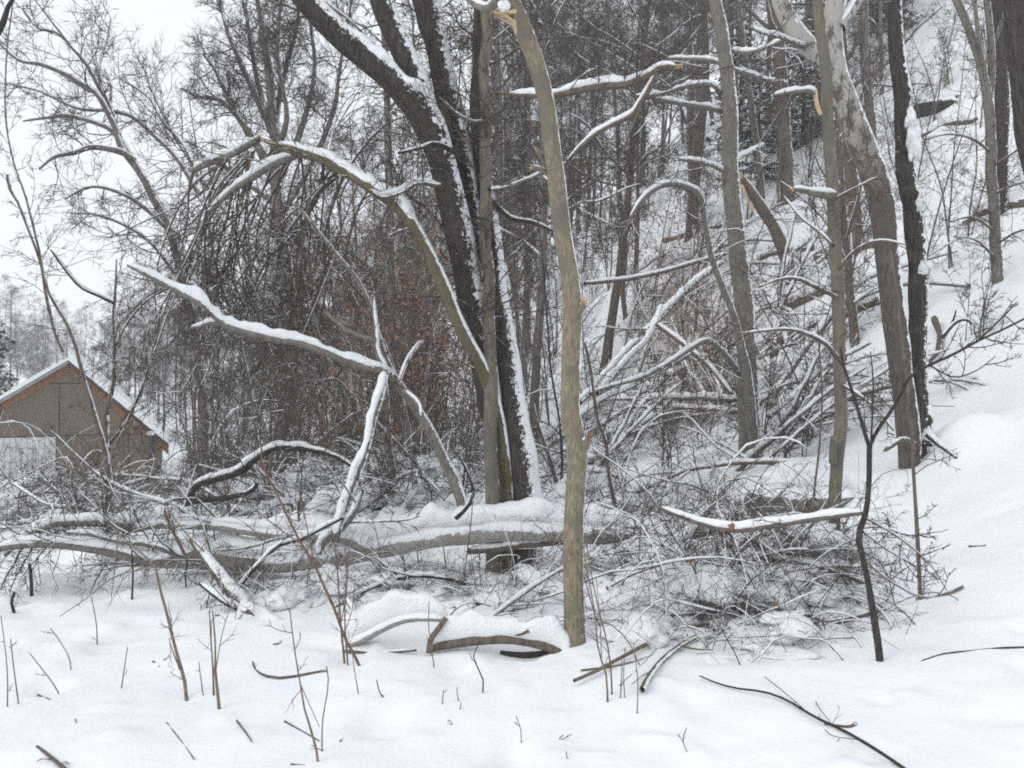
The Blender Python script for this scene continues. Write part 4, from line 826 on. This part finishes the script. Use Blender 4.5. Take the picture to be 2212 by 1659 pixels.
# ------------------------------------------------------------------ planting
rg = rs(11)
def uv_ok(u, d):          # leave the open slope at right clear near the camera
    return not (u > .40 and d < 24) and not (.04 < u < .38 and d < 20)
def scatter(n, dlo, dhi, ulo, uhi, minsep, seed, taken, test=None):
    g = rs(seed); out = []
    for _ in range(n * 40):
        if len(out) >= n: break
        d = math.sqrt(g.uniform(dlo * dlo, dhi * dhi)); u = g.uniform(ulo, uhi); x, y = u * d, d
        if test and not test(u, d): continue
        if any((x - a) ** 2 + (y - b) ** 2 < minsep ** 2 for a, b in taken): continue
        taken.append((x, y)); out.append((x, y))
    return out
taken = [(-14.5 + i, 36 + j) for i in range(-4, 5, 2) for j in range(0, 9, 2)]
g = rs(5)
for i, (x, y) in enumerate(scatter(88, 16, 58, -.12, .62, 1.3, 21, taken, uv_ok)):
    place(KT[i % 6], x, y, g.uniform(0, 6.28), g.uniform(.8, 1.2))
for i, (x, y) in enumerate(scatter(26, 22, 60, -.42, -.12, 2.0, 22, taken, lambda u, d: not (u < -.28 and d < 46))):
    place(KT[i % 6], x, y, g.uniform(0, 6.28), g.uniform(.65, .95))
for i, (x, y) in enumerate(scatter(110, 56, 130, -.62, .05, 1.8, 23, taken)):
    place(KT[(i * 5 + 2) % 6], x, y, g.uniform(0, 6.28), g.uniform(.6, .95), group='trees of the far wood beyond the shed', label='hazy bare tree of the far wood beyond the shed')
tk2 = []
for i, (x, y) in enumerate(scatter(85, 10.5, 34, -.12, .40, .7, 31, tk2, lambda u, d: not (.05 < u < .34 and d < 27 and math.sin(d * 91 + u * 57) < .62))):
    place(KS[i % 4], x, y, g.uniform(0, 6.28), g.uniform(.7, 1.3))
for i, (x, y) in enumerate(scatter(44, 9.5, 24, -.45, -.10, .7, 32, tk2, lambda u, d: u > -.34 and not (u > -.3 and d < 15 and math.sin(d * 77 + u * 91) < .3))):
    place(KS[(i * 3 + 1) % 4], x, y, g.uniform(0, 6.28), g.uniform(.7, 1.2))
for i, (x, y) in enumerate(scatter(22, 10.5, 26, .36, .62, 1.0, 33, tk2, lambda u, d: d > 10 + (u - .36) * 10)):
    place(KS[(i * 3) % 4], x, y, g.uniform(0, 6.28), g.uniform(.6, 1.0))
for (px, py, d, s) in [(815, 400, 17, 1.1), (890, 420, 19, 1.2), (760, 520, 16, .9), (940, 520, 18, 1), (1545, 560, 16, .6), (1500, 600, 15, .5), (880, 640, 15.5, .8), (1400, 480, 22, 1), (700, 600, 19, 1), (980, 640, 17, .8), (840, 560, 22, 1.2), (1480, 520, 17, .7), (1525, 580, 13.5, .5), (1555, 540, 15, .6), (850, 350, 20, 1.3), (920, 480, 17, 1.1)]:
    X = at(px, py, d); place(KB, X[0], X[1], g.uniform(0, 6.28), s)
for i, (px, d, s) in enumerate([(1640, 26, .45), (1690, 28, .55), (1735, 27, .5), (1765, 31, .7), (1600, 32, .6), (1930, 30, .6), (1985, 33, .7), (2040, 33, .8), (2100, 36, .9), (1880, 34, .8), (2160, 38, 1)]):
    X = at(px, 300, d); place(KC[i % 2], X[0], X[1], g.uniform(0, 6.28), s)
X = at(-48, 800, 44); place(sp, X[0], X[1], 1.0, .93)

# ------------------------------------------------------------------ litter of the storm: fallen branches, brush heaps, logs, rocks
def fallen(L, r0, nb, mat, snow, arch, seedk, per=7):
    def f(t):
        rg = t.rg; z = np.linspace(0, 1, 7)
        X = np.stack([L * (z - .5), np.cumsum(rg.normal(0, .045 * L, 7)), arch * np.sin(z * math.pi * rg.uniform(.9, 1.15)) + r0 * .4], -1)
        P, r = t.limb3(X, r0 * (1 - .7 * z), M[mat], snow, 'limb', K=7, rough=.06)
        C, rr = sprout(rg, P[None], r[None], nb, (.15, .95), (42, 12), (.25 * L, .5 * L), .6, .006, 7, .16, (0, 0, -.12), rel=False, dirb=(0, 0, .12))
        for i in range(nb): t.limb3(C[i], rr[i], M[mat], snow * .65, 'side_branch', K=5)
        t.twigs(per * .6, (4, 3), Lm=.30 * L, mat='twig', bias=(0, 0, .05), wig=.28, rmax=.006, rmin=.003, snow=.016, sub=(.3, .7))
    return f
KF = [kind('fallen_branch', 'snow laden fallen branch', 'branch', 'snow laden branches fallen in the clearing', fallen(*a), 500 + a[6]) for a in [
    (2.6, .030, 6, 'grey', .045, .30, 0), (1.8, .022, 5, 'black', .040, .22, 1), (3.2, .036, 7, 'brown', .05, .38, 2), (2.2, .018, 7, 'grey', .035, .45, 3), (1.5, .03, 3, 'grey', .055, .12, 4)]]
def heap(nst, rad, hgt, seedk, nclump, tw=6):
    def f(t):
        rg = t.rg; mbS = []
        for k in range(nst):
            a = rg.uniform(0, 6.28); el = rg.uniform(.15, 1.15); L = rg.uniform(.7, 1.7) * rad; c = rg.normal(0, .38 * rad, 2); b = rg.uniform(.0, hgt * .7)
            d0 = np.array([[math.cos(a) * math.cos(el), math.sin(a) * math.cos(el), math.sin(el)]])
            P = walk(rg, np.array([[c[0] - d0[0, 0] * L * .5, c[1] - d0[0, 1] * L * .5, b * .5]]), d0, np.array([L]), 7, .22, (0, 0, -1.5 * rg.random()))[0]
            P[:, 2] = np.maximum(P[:, 2], -.03)
            r = rg.uniform(.003, .0075) * (1.1 - .7 * np.linspace(0, 1, 7))
            if k < 26: t.limb3(P, r, M['brown' if k % 3 else 'black'], rg.choice([0, 0, .010, .018]), 'stick', K=5, seg=12)
            else: t.P.append(np.stack([np.interp(np.linspace(0, 6, 9), np.arange(7), P[:, j]) for j in range(3)], -1)); t.R.append(np.interp(np.linspace(0, 6, 9), np.arange(7), r * .6)); mbS.append((P, r * .6))
        mb = MB(); tubes(mb, np.stack([p for p, _ in mbS]), np.stack([q for _, q in mbS]), 4); t.part(mb, 'fine_sticks', M['twig'], None, True, True)
        t.twigs(tw * 1.5, (3, 3), Lm=.85 * rad, mat='baretwig', bias=(0, 0, .15), rmax=.004, rmin=.002, wig=.26, dirb=(0, 0, .3))
        ms = MB()
        for k in range(nclump):
            a = rg.uniform(0, 6.28); q = rad * rg.uniform(.0, .9) ** .8; s_ = rg.uniform(.12, .30) * rad; z = hgt * (1 - q / rad) * rg.uniform(-.1, .8)
            blob(ms, (q * math.cos(a), q * math.sin(a), z), s_ * rg.uniform(.9, 2.0), s_ * .8, s_ * rg.uniform(.28, .48), k + seedk * 31, 18, 12, .5, rg.uniform(0, 3))
        t.part(ms, 'snow_clumps', M['snow'], None, False, True)
    return f
KH = [kind('brush_heap', 'tangled heap of snowy broken twigs', 'brush heap', 'heaps of broken brush in the snow', heap(*a), 520 + a[3]) for a in [(46, 1.0, .5, 0, 17, 1.7), (42, 1.2, .6, 1, 16, 1.5), (48, .9, .36, 2, 17, 1.7)]]

def slope_tilt(x, y):
    e = .25; return math.atan2(float(terrain(x + e, y) - terrain(x - e, y)), 2 * e), math.atan2(float(terrain(x, y + e) - terrain(x, y - e)), 2 * e)
def lay(o, x, y, rz, sc, dz=0.0, label=None):
    c = place(o, x, y, rz, sc, None, label); c.location.z += dz
    ax_, ay_ = slope_tilt(x, y); import mathutils
    c.rotation_euler = (mathutils.Matrix.Rotation(ay_, 3, 'X') @ mathutils.Matrix.Rotation(-ax_, 3, 'Y') @ mathutils.Matrix.Rotation(rz, 3, 'Z')).to_euler()
    return c
g = rs(77)
# the brush pile at right of the tan tree
for i, (px, py, s) in enumerate([(1400, 1240, .72), (1500, 1290, .8), (1610, 1260, .8), (1700, 1310, .68), (1790, 1280, .55), (1560, 1370, .55), (1680, 1385, .5), (1430, 1340, .55), (1640, 1190, .8), (1750, 1200, .65), (1480, 1180, .8), (1840, 1250, .4), (1350, 1190, .7)]):
    p = gpt(px, py); lay(KH[i % 3], p[0], p[1], g.uniform(0, 6.28), s)
# left and middle
for i, (px, py, s) in enumerate([(60, 1140, .9), (180, 1130, 1.0), (330, 1090, 1.1), (480, 1100, 1.0), (640, 1090, 1.0), (800, 1110, 1.0), (90, 1060, 1.2), (280, 1040, 1.3), (560, 1050, 1.3), (720, 1040, 1.3), (900, 1060, 1.2), (420, 1010, 1.5), (660, 1000, 1.5), (880, 1000, 1.5),
                                  (540, 1300, .4), (700, 1285, .42), (860, 1275, .42), (1000, 1275, .4), (1150, 1285, .4), (1250, 1010, 1.1), (1000, 1010, 1.3), (1200, 1100, 1.0), (1290, 930, 1.5), (760, 940, 1.8), (560, 940, 1.8), (360, 960, 1.8)]):
    p = gpt(px, py); lay(KH[(i * 2 + 1) % 3], p[0], p[1], g.uniform(0, 6.28), s)
pts = [(40, 1190), (120, 1100), (210, 1070), (300, 1120), (380, 1060), (450, 1150), (540, 1090), (610, 1150), (700, 1080), (770, 1290), (820, 1070), (880, 1300), (930, 1080), (1190, 1300), (1160, 1060), (1240, 1060), (30, 1050), (150, 1020), (330, 1010), (500, 1020), (620, 1010), (760, 1000), (870, 990), (960, 960), (1180, 980), (1270, 960), (1330, 1000), (1400, 960), (1470, 920),
       (1350, 880), (1440, 850), (1500, 800), (1560, 860), (1660, 830), (1720, 760), (1760, 860), (1860, 790), (1400, 780), (1470, 720), (1560, 700), (1680, 700), (1380, 1120), (1500, 1080), (1330, 1230), (1440, 1250), (1560, 1230), (1660, 1220), (1760, 1270), (1850, 1340), (1540, 1330), (1640, 1360), (1300, 760), (1380, 700), (1620, 930), (1730, 930), (1150, 900), (940, 900), (820, 900), (700, 880)]
for i, (px, py) in enumerate(pts):
    px += g.uniform(-15, 15); py += g.uniform(-10, 10); p = gpt(px, py); dd = p[1]
    s = g.uniform(.55, .85) * (.6 if px > 1290 and py > 1080 else 1.0 if dd < 9 else 1.25 if dd < 14 else 1.6); lay(KF[i % 5], p[0], p[1], g.uniform(0, 6.28), s)

for i in range(30):                          # snow laden limbs lying up and down the middle slope
    px, py = g.uniform(1265, 1900), g.uniform(560, 960)
    if px > 1600 + 300 * (py - 560) / 400 and py > 800: continue
    p = gpt(px, py)
    if p[1] > 40: continue
    lay(KF[(i * 2) % 5], p[0], p[1], g.choice([.5, .8, 1.1, 2.6]) + g.uniform(-.3, .3), g.uniform(.8, 1.25) * (1 if p[1] < 13 else 1.35))
def ground_log(pts, w_, mat, snow, label, name='fallen_log', lift=.0, end=None, cat='log', torn=None):
    ds = [gdepth(x, y) for x, y in pts]
    if isinstance(lift, tuple): ds = [min(q - .12, r_) for q, r_ in zip(ds, np.linspace(lift[0], lift[1], len(pts)))]; lift = 0.0
    t = Thing(name, gpt(*pts[0]), label, cat, 'logs strewn on the snowy slope')
    D = np.linspace(np.median(ds) - .3, np.median(ds) + .3, len(pts)) if lift < 0 else np.array(ds) - lift
    t.limb(pts, list(D), w_, M[mat], snow, 'trunk', K=10, end=end)
    return t
def logs():
    t = ground_log([(1250, 870), (1320, 800), (1390, 720), (1440, 670), (1500, 610), (1560, 565)], (15, 11), 'brown', .05, 'long snow topped pole propped up the slope towards the straight grey tree', lift=(10.8, 14.5))
    t.twigs(3, (4, 3), Lm=1.6, mat='twig', rmax=.007)
    t = ground_log([(1290, 850), (1350, 780), (1400, 730), (1430, 660)], (12, 9), 'brown', .04, 'shorter dark pole crossing beneath the long propped pole', lift=(10.6, 13))
    ground_log([(1262, 612), (1340, 606), (1420, 590), (1500, 568), (1570, 548)], (8, 8), 'brown', .035, 'thin nearly level snowy limb crossing above the long propped pole', 'fallen_limb', lift=(13, 14.5), cat='branch')
    ground_log([(1240, 905), (1300, 862), (1360, 838), (1430, 800), (1500, 760)], (9, 7), 'brown', .035, 'slim snowy limb lying low below the propped poles', 'fallen_limb', lift=(9.8, 12), cat='branch')
    ground_log([(1420, 700), (1470, 740), (1530, 790), (1580, 850)], (10, 8), 'brown', .04, 'snowy limb crossing downhill just left of the straight grey tree', 'fallen_limb', lift=(12, 11), cat='branch')
    ground_log([(1660, 900), (1720, 850), (1790, 790), (1880, 740)], (10, 7), 'brown', .045, 'snowy limb running uphill between the straight grey tree and slim greenish trunk', 'fallen_limb', lift=(10.5, 12.5), cat='branch')
    ground_log([(1440, 915), (1490, 900), (1540, 888), (1580, 870)], (22, 20), 'brown', .12, 'thick log under deep snow lying just left of the straight grey tree')
    ground_log([(1350, 880), (1380, 905), (1400, 915)], (30, 26), 'brown', .12, 'stubby dark log end poking from the snow behind the tan tree', end=M['black'])
    ground_log([(1480, 855), (1510, 865), (1540, 872)], (14, 10), 'redwood', .02, 'splintered orange wood piece lying on the slope', 'broken_limb', cat='branch')
    ground_log([(1700, 668), (1740, 650), (1790, 628)], (40, 30), 'brown', .10, 'short thick stump log on the slope between slim greenish and straight grey trees')
    t = ground_log([(1640, 770), (1700, 730), (1760, 705), (1830, 680), (1900, 650)], (20, 18), 'brown', .10, 'long snow covered log lying across the slope behind slim greenish trunk', lift=.1)
    ground_log([(1670, 770), (1680, 745), (1690, 720)], (16, 10), 'redwood', .03, 'torn reddish stub standing under the long slope log', 'broken_limb', lift=.1, cat='branch')
    ground_log([(1760, 560), (1830, 545), (1900, 530)], (22, 18), 'brown', .10, 'dark log high on the slope behind the twin trunk tree')
    ground_log([(1640, 560), (1700, 545), (1760, 540)], (22, 18), 'brown', .12, 'snow capped log beside the leaning broken trunk')
    ground_log([(1440, 520), (1500, 505), (1560, 490)], (20, 14), 'brown', .12, 'far snow capped log high on the slope left of the straight grey tree')
    ground_log([(2085, 488), (2130, 462), (2180, 448), (2240, 440)], (20, 24), 'brown', .04, 'dark curved log lying on the open slope at the right edge')
    ground_log([(1990, 300), (2050, 275), (2110, 262)], (24, 18), 'brown', .14, 'dark log below the overhanging rock at upper right')
    t = ground_log([(2000, 790), (2025, 760), (2030, 720), (2020, 690)], (8, 16), 'brown', .0, 'torn brown root standing up from the open snowy slope', 'broken_root', lift=.2, cat='root')
    t.limb([(2035, 730), (2060, 700), (2085, 690), (2100, 700)], (t.P[0][0][1], t.P[0][0][1]), (9, 4), M['black'], .02); 
    t.limb([(2045, 720), (2060, 690), (2065, 670)], (t.P[0][0][1], t.P[0][0][1]), (6, 3), M['black'], 0)
logs()
def rock(px, py, rx, ry, rz, mat, label, dz=0.0, dep=None, snowy=True, seed=1, amp=.5):
    p = gpt(px, py) if dep is None else at(px, py, dep); t = Thing('rock', p, label, 'rock')
    mb = MB(); blob(mb, p + [0, 0, dz], rx, ry, rz, seed, 26, 18, amp); t.part(mb, 'boulder', M[mat])
    if snowy:
        mb = MB(); blob(mb, p + [.04, ry * .25, dz + rz * .78], rx * .9, ry * .85, rz * .42, seed + .3, 28, 16, .3); t.part(mb, 'snow_cap', M['snow'])
rock(1722, 1092, .46, .35, .24, 'rock', 'grey boulder half buried in snow between the straight grey tree and slim greenish trunk', .04, seed=4, amp=.28)
rock(2035, 228, .6, .7, .30, 'darkrock', 'dark overhanging rock ledge high on the slope at upper right', -.12, seed=5, amp=.22)

# ------------------------------------------------------------------ stems standing in the foreground snow
STG = 'thin shoots poking up through the foreground snow'
def stem(pts, w_, mat='tanstem', label=None, name='woody_shoot', extra=(), tw=0, dd=0.0, cat='shoot', group=None, Lm=.35, depth=None):
    d = gdepth(*pts[0]) if depth is None else depth; t = Thing(name, at(pts[0][0], pts[0][1], d), label or 'thin bare shoot poking up through the foreground snow', cat, group if label else STG)
    g_ = rs(int(pts[0][0] * 7 + pts[0][1])); pts = list(pts)
    if len(pts) == 2: pts.insert(1, ((pts[0][0] + pts[1][0]) / 2 + g_.normal(0, 3), (pts[0][1] + pts[1][1]) / 2))
    pts = [pts[0]] + [(x + g_.normal(0, 2.2), y) for x, y in pts[1:]]
    if tw == 0 and cat == 'shoot': tw, Lm = 4, .14
    p0 = [(pts[0][0] - (pts[1][0] - pts[0][0]) * .06, pts[0][1] + 8)] + list(pts)
    if w_[0] < 12: w_ = (w_[0] * .78, w_[1] * .78)
    t.limb(p0, (d, d + dd), w_, M[mat], 0, 'stem', K=6, rough=.10)
    for e in extra: t.limb(e, (d, d + dd + .1), (max(w_[1] * .9, 2.2), 1.6), M[mat], 0, 'side_branch', K=5)
    if tw: t.twigs(tw * 1.8, (3,), Lm=Lm, mat='baretwig', bias=(0, 0, .3), rmax=.0025, rmin=.0013)
    return t
SH = 'shrub'
stem([(778, 1438), (750, 1380), (722, 1310), (700, 1265), (675, 1215), (655, 1178), (620, 1115), (590, 1055), (572, 1010), (562, 965)], (9, 5), 'redtwig', 'tall reddish shrub stem leaning left beside the arched branch', 'bare_shrub', [[(655, 1178), (600, 1140), (540, 1090), (490, 1045)], [(680, 1225), (665, 1150), (650, 1080), (640, 1050)]], 4, .15, SH)
stem([(745, 1437), (738, 1360), (735, 1290), (730, 1230), (722, 1150)], (7, 3), 'redtwig', 'upright reddish shrub stem left of the arched branch', 'bare_shrub', [[(738, 1340), (750, 1260), (752, 1190)], [(738, 1380), (760, 1320), (768, 1240)]], 4, .05, SH)
stem([(752, 1440), (745, 1370), (742, 1300), (746, 1220), (741, 1165)], (6, 3), 'tanstem', 'tan shrub stem rising through the reddish shrub stems', 'bare_shrub', [], 4, .1, SH)
stem([(403, 1522), (392, 1470), (383, 1420), (372, 1370), (360, 1320), (345, 1270), (337, 1222)], (11, 6), 'tanstem', 'stout forked shrub stem in the left foreground snow spreading low branches', 'bare_shrub', [[(388, 1445), (374, 1410), (365, 1380)], [(337, 1222), (300, 1190), (255, 1150), (215, 1105), (190, 1050), (125, 990), (95, 958)], [(337, 1222), (370, 1220), (410, 1205), (440, 1180), (445, 1165)], [(337, 1222), (300, 1230), (240, 1250), (190, 1290), (128, 1332)], [(255, 1150), (250, 1210), (240, 1290)], [(440, 1190), (400, 1150), (370, 1110), (358, 1085)]], 3, .3, SH, Lm=.5)
stem([(474, 1535), (470, 1490), (465, 1440), (464, 1390), (463, 1320)], (10, 4), 'tanstem', 'cluster of tan upright cut stems in the left foreground', 'bare_shrub', [[(466, 1450), (474, 1400), (482, 1360), (505, 1290)], [(468, 1480), (458, 1420), (456, 1340)]], 2, .05, SH)
stem([(462, 1500), (459, 1440), (457, 1370), (452, 1320)], (6, 3), 'redtwig', 'thin reddish stem beside the cluster of cut stems', 'bare_shrub', [], 2, 0, SH)
stem([(688, 1650), (676, 1600), (662, 1540), (650, 1480), (640, 1420), (630, 1360), (624, 1315)], (7, 3), 'tanstem', 'long slender stem rising from the bottom edge left of center', 'bare_shrub', [[(650, 1480), (672, 1530), (690, 1570)]], 3, .1, SH)
stem([(696, 1630), (700, 1560), (706, 1480), (710, 1440)], (5, 3), 'tanstem', 'slim stem beside the long slender stem at bottom edge', 'bare_shrub', [], 2, .05, SH)
stem([(775, 1503), (765, 1450), (755, 1400)], (4, 2)); stem([(938, 1440), (932, 1400), (925, 1350), (926, 1300)], (4, 2.5))
stem([(1042, 1497), (1043, 1470), (1034, 1440), (1026, 1415), (1036, 1385)], (5, 3), 'black', 'small dark forked twig standing in snow below the arched branch', 'forked_twig', [[(1030, 1432), (1020, 1424), (1014, 1410)]], 0, 0, 'twig')
stem([(831, 1510), (820, 1495), (816, 1468)], (5, 3), 'black', 'short dark hooked twig in the center foreground snow', 'hooked_twig', [[(826, 1504), (832, 1496)]], 0, 0, 'twig')
for a in ([(956, 1522), (955, 1490)], [(991, 1520), (988, 1490)], [(1126, 1610), (1124, 1575), (1120, 1547)], [(1232, 1646), (1222, 1622)], [(1211, 1604), (1218, 1587)], [(973, 1567), (967, 1555)], [(989, 1537), (996, 1526)], [(1486, 1628), (1485, 1572)], [(1376, 1548), (1374, 1470), (1370, 1390)], [(1350, 1512), (1348, 1460), (1348, 1400)], [(1340, 1510), (1343, 1450), (1344, 1420)], [(1896, 1432), (1894, 1400), (1888, 1375)],
          [(154, 1452), (148, 1420), (125, 1378), (108, 1358)], [(262, 1490), (266, 1450), (272, 1398)], [(16, 1530), (14, 1440), (4, 1330)], [(440, 1512), (434, 1470), (432, 1430)], [(210, 1400), (206, 1350), (195, 1290)], [(128, 1500), (108, 1470), (60, 1410)], [(40, 1520), (30, 1440), (26, 1380)]):
    stem(a, (4.5, 2.5), 'tanstem' if len(a) % 2 else 'brown', tw=2 if len(a) > 3 else 0)
stem([(1312, 1520), (1305, 1460), (1296, 1400), (1284, 1330), (1272, 1250), (1266, 1180)], (7, 3), 'tanstem', 'tall thin tan stem just right of the tan tree foot', 'bare_shrub', [[(1300, 1430), (1296, 1340), (1288, 1250)]], 3, .1, SH)
stem([(1322, 1503), (1318, 1440), (1308, 1380), (1290, 1310), (1278, 1230), (1265, 1150)], (6, 3), 'redtwig', 'reddish thin stem crossing the tall tan stem', 'bare_shrub', [], 3, .1, SH)
stem([(1348, 1185), (1335, 1120), (1318, 1030), (1305, 960), (1290, 900), (1280, 800), (1268, 740)], (13, 6), 'brown', 'dark slanting sapling between the tan tree and the brush pile', 'slanting_sapling', [[(1300, 940), (1330, 860), (1350, 800)]], 6, .2, 'sapling', Lm=.8)
stem([(1212, 1095), (1200, 1040), (1182, 980), (1160, 900), (1150, 870)], (14, 9), 'brown', 'grey sapling leaning behind the fallen log left of tan tree', 'leaning_sapling', [], 4, .3, 'sapling', Lm=.8)
stem([(850, 1095), (848, 1020), (842, 960), (836, 860), (826, 760), (820, 640)], (18, 8), 'brown', 'dark straight sapling stem behind the leaning grey sapling', 'bare_sapling', [], 6, .4, 'sapling', Lm=.9)
stem([(1208, 1110), (1212, 1000), (1206, 900), (1190, 800), (1180, 700), (1172, 600), (1168, 520)], (9, 4), 'black', 'thin dark sapling rising just left of the tan tree', 'bare_sapling', [], 6, .4, 'sapling', Lm=.8)
stem([(1752, 1130), (1758, 1040), (1770, 960), (1775, 860), (1772, 760), (1765, 690)], (8, 4), 'brown', 'thin dark sapling left of the slim greenish trunk', 'bare_sapling', [], 6, .2, 'sapling', Lm=.8)
stem([(285, 1300), (286, 1240), (288, 1190)], (7, 4), 'black'); stem([(68, 1290), (66, 1240), (63, 1218)], (11, 7), 'black', 'short dark stub standing in the snow at the left edge', 'snow_stub', [], 0, 0, 'stub')
stem([(30, 1325), (28, 1300), (30, 1280)], (9, 7), 'black', 'shorter dark stub standing nearest the left edge', 'snow_stub', [], 0, 0, 'stub')
for i, a in enumerate([[(905, 1240), (900, 1180), (884, 1110), (880, 1060)], [(965, 1250), (955, 1170), (940, 1100)], [(1035, 1230), (1040, 1150), (1045, 1090)], [(1080, 1250), (1085, 1170), (1082, 1100)], [(820, 1250), (818, 1180), (806, 1120)], [(1000, 1270), (1010, 1200), (1018, 1130), (1020, 1060)], [(560, 1270), (566, 1200), (580, 1140)], [(1110, 1260), (1098, 1200), (1110, 1150)], [(660, 1300), (668, 1230), (664, 1160)], [(1395, 1300), (1380, 1220), (1388, 1120), (1400, 1040)], [(1560, 1290), (1600, 1180), (1680, 1080), (1740, 1000)], [(1450, 1280), (1500, 1150), (1560, 1060), (1640, 990)]]):
    stem(a, (5, 2.5), 'brown', ['thin budding shoot standing before the big fallen log', 'thin shoot leaning through the brush pile'][i > 8], 'woody_shoot', [], 7, .1, 'shoot', Lm=.5)
for o in [q for q in bpy.data.objects if q.get('label', '').startswith('thin budding shoot')]: o['group'] = 'budding shoots before the fallen log'
for o in [q for q in bpy.data.objects if q.get('label', '').startswith('thin shoot leaning')]: o['group'] = 'shoots leaning through the brush pile'
def stick(pts, w_, mat, label, name='fallen_stick', extra=(), lift=.02, tw=0):
    ds = [gdepth(x, y) - lift for x, y in pts]; t = Thing(name, at(*pts[0], ds[0]), label, 'stick')
    t.limb(pts, ds, w_, M[mat], 0, 'stem', K=7, rough=.06)
    for e in extra: t.limb(e, [gdepth(x, y) - lift for x, y in e], (w_[0] * .5, 2), M[mat], 0, 'side_branch', K=5)
    if tw: t.twigs(tw, (2,), Lm=.3, mat='baretwig', rmax=.002, rmin=.0012)
stick([(1512, 1460), (1550, 1476), (1600, 1488), (1650, 1494), (1700, 1512), (1760, 1548), (1830, 1582), (1900, 1624), (1965, 1668)], (3, 8), 'black', 'long dark curved stick lying diagonally on the snow at lower right', extra=[[(1740, 1535), (1700, 1500), (1652, 1462)], [(1800, 1568), (1770, 1530), (1762, 1515)], [(1855, 1598), (1800, 1590), (1782, 1576)]], lift=.06, tw=2)
stick([(1780, 1565), (1830, 1570), (1850, 1562)], (7, 6), 'brown', 'short brown stick half sunk in snow beside the long dark stick')
stick([(546, 1430), (552, 1448), (575, 1460), (610, 1464), (650, 1458), (706, 1448)], (5, 6), 'brown', 'curved brown stick resting on the left foreground snow', lift=.03)
stick([(1240, 1470), (1290, 1447), (1350, 1415), (1420, 1380), (1480, 1360), (1545, 1345)], (8, 9), 'tanstem', 'straight tan stick reaching out of the brush pile towards the tan tree', lift=.12)
stick([(1386, 1490), (1402, 1462), (1432, 1424), (1470, 1394), (1510, 1372), (1550, 1352)], (13, 9), 'brown', 'thick dark stick leaning out of the front of the brush pile', lift=.10, extra=[[(1470, 1394), (1500, 1402), (1540, 1404)], [(1410, 1450), (1390, 1458), (1365, 1478)]])
stick([(1990, 1428), (2040, 1412), (2100, 1406), (2160, 1400), (2230, 1398)], (4, 5), 'black', 'thin dark branch lying on snow at the right edge', lift=.03)
stick([(2080, 1268), (2050, 1282), (2010, 1288), (1960, 1296)], (6, 3), 'brown', 'thin stick lying by the foot of the thin straight sapling', lift=.05)
stick([(1760, 1352), (1800, 1345), (1850, 1335), (1910, 1315)], (14, 7), 'brown', 'brown branch lying across the right end of the brush pile', lift=.15)
stick([(80, 1612), (110, 1635), (150, 1670)], (6, 9), 'brown', 'thick twig end at the bottom left corner', extra=[[(110, 1640), (90, 1640), (80, 1645)], [(130, 1652), (140, 1645), (150, 1650)]], lift=.04)
for a in [[(80, 1500), (108, 1510)], [(330, 1428), (345, 1440)], [(370, 1375), (364, 1352)], [(355, 1425), (365, 1415)], [(615, 1558), (690, 1600)], [(510, 1555), (545, 1602)], [(360, 1562), (420, 1640)], [(628, 1650), (660, 1652)], [(2092, 1180), (2130, 1178)], [(590, 1392), (608, 1384)], [(150, 1530), (165, 1560)], [(735, 1600), (743, 1588)], [(1340, 1480), (1420, 1400)], [(1255, 1448), (1340, 1436), (1420, 1412)]]:
    stick(a if len(a) > 2 else [a[0], ((a[0][0] + a[1][0]) / 2 + 2, (a[0][1] + a[1][1]) / 2 + 1.5), a[1]], (4.2, 2.6), 'brown', 'small loose twig lying on the foreground snow', 'loose_twig')
for o in [q for q in bpy.data.objects if q.name.startswith('loose_twig')]: o['group'] = 'small twigs lying on the foreground snow'
def leaf(px, py, d, s, label, seed):
    g_ = rs(seed); c = at(px, py, d); u = np.linspace(-1, 1, 7); v = np.linspace(0, 1, 6); U, V = np.meshgrid(u, v)
    wd = np.sin(V * math.pi * .95 + .05) * (1 + .25 * np.cos(V * 17)); X = U * wd * .55; Z = -V * 1.5; Y = .5 * (U * wd) ** 2 + .4 * V * V
    a = g_.uniform(-.8, .8); P = np.stack([X * math.cos(a) - Y * math.sin(a), X * math.sin(a) + Y * math.cos(a), Z], -1) * s
    mb = MB(); i = np.arange(5)[:, None] * 7; k = np.arange(6)[None]; f = np.stack([i + k, i + k + 1, i + 8 + k, i + 7 + k], -1).reshape(-1, 4)
    mb.add(P + c, f); mb.add(P + c + [0, .002, 0], f[:, ::-1]); o = mb.build('dead_leaf', M['leaf'], None, False, c); o.location = tuple(c); tag(o, label, 'leaf')
leaf(1582, 1128, 5.2, .035, 'curled brown leaf caught on the snowy branch above the brush pile', 1)
leaf(1490, 1200, 5.6, .035, 'ragged brown leaf hanging in the middle of the brush pile', 2)
leaf(1310, 1265, 5.6, .022, 'small brown leaf hanging just right of the tan tree', 3)
leaf(1330, 1325, 5.5, .025, 'rust brown leaf low in the twigs right of the tan tree', 4)
leaf(1680, 1300, 5.2, .02, 'dark red leaf in the twigs at the right of the brush pile', 5)

# ------------------------------------------------------------------ the winter air
def haze():
    mb = MB(); box(mb, -140, 140, -3, 215, -9, 75); m = bpy.data.materials.new('winter_air'); m.use_nodes = True; n = m.node_tree; n.nodes.clear()
    o = n.nodes.new('ShaderNodeOutputMaterial'); v = n.nodes.new('ShaderNodeVolumePrincipled'); v.inputs['Density'].default_value = .0017; v.inputs['Color'].default_value = (.97, .98, .99, 1); v.inputs['Anisotropy'].default_value = .2
    n.links.new(v.outputs[0], o.inputs['Volume']); q = mb.build('haze', m, None, True); tag(q, kind='stuff')
haze()
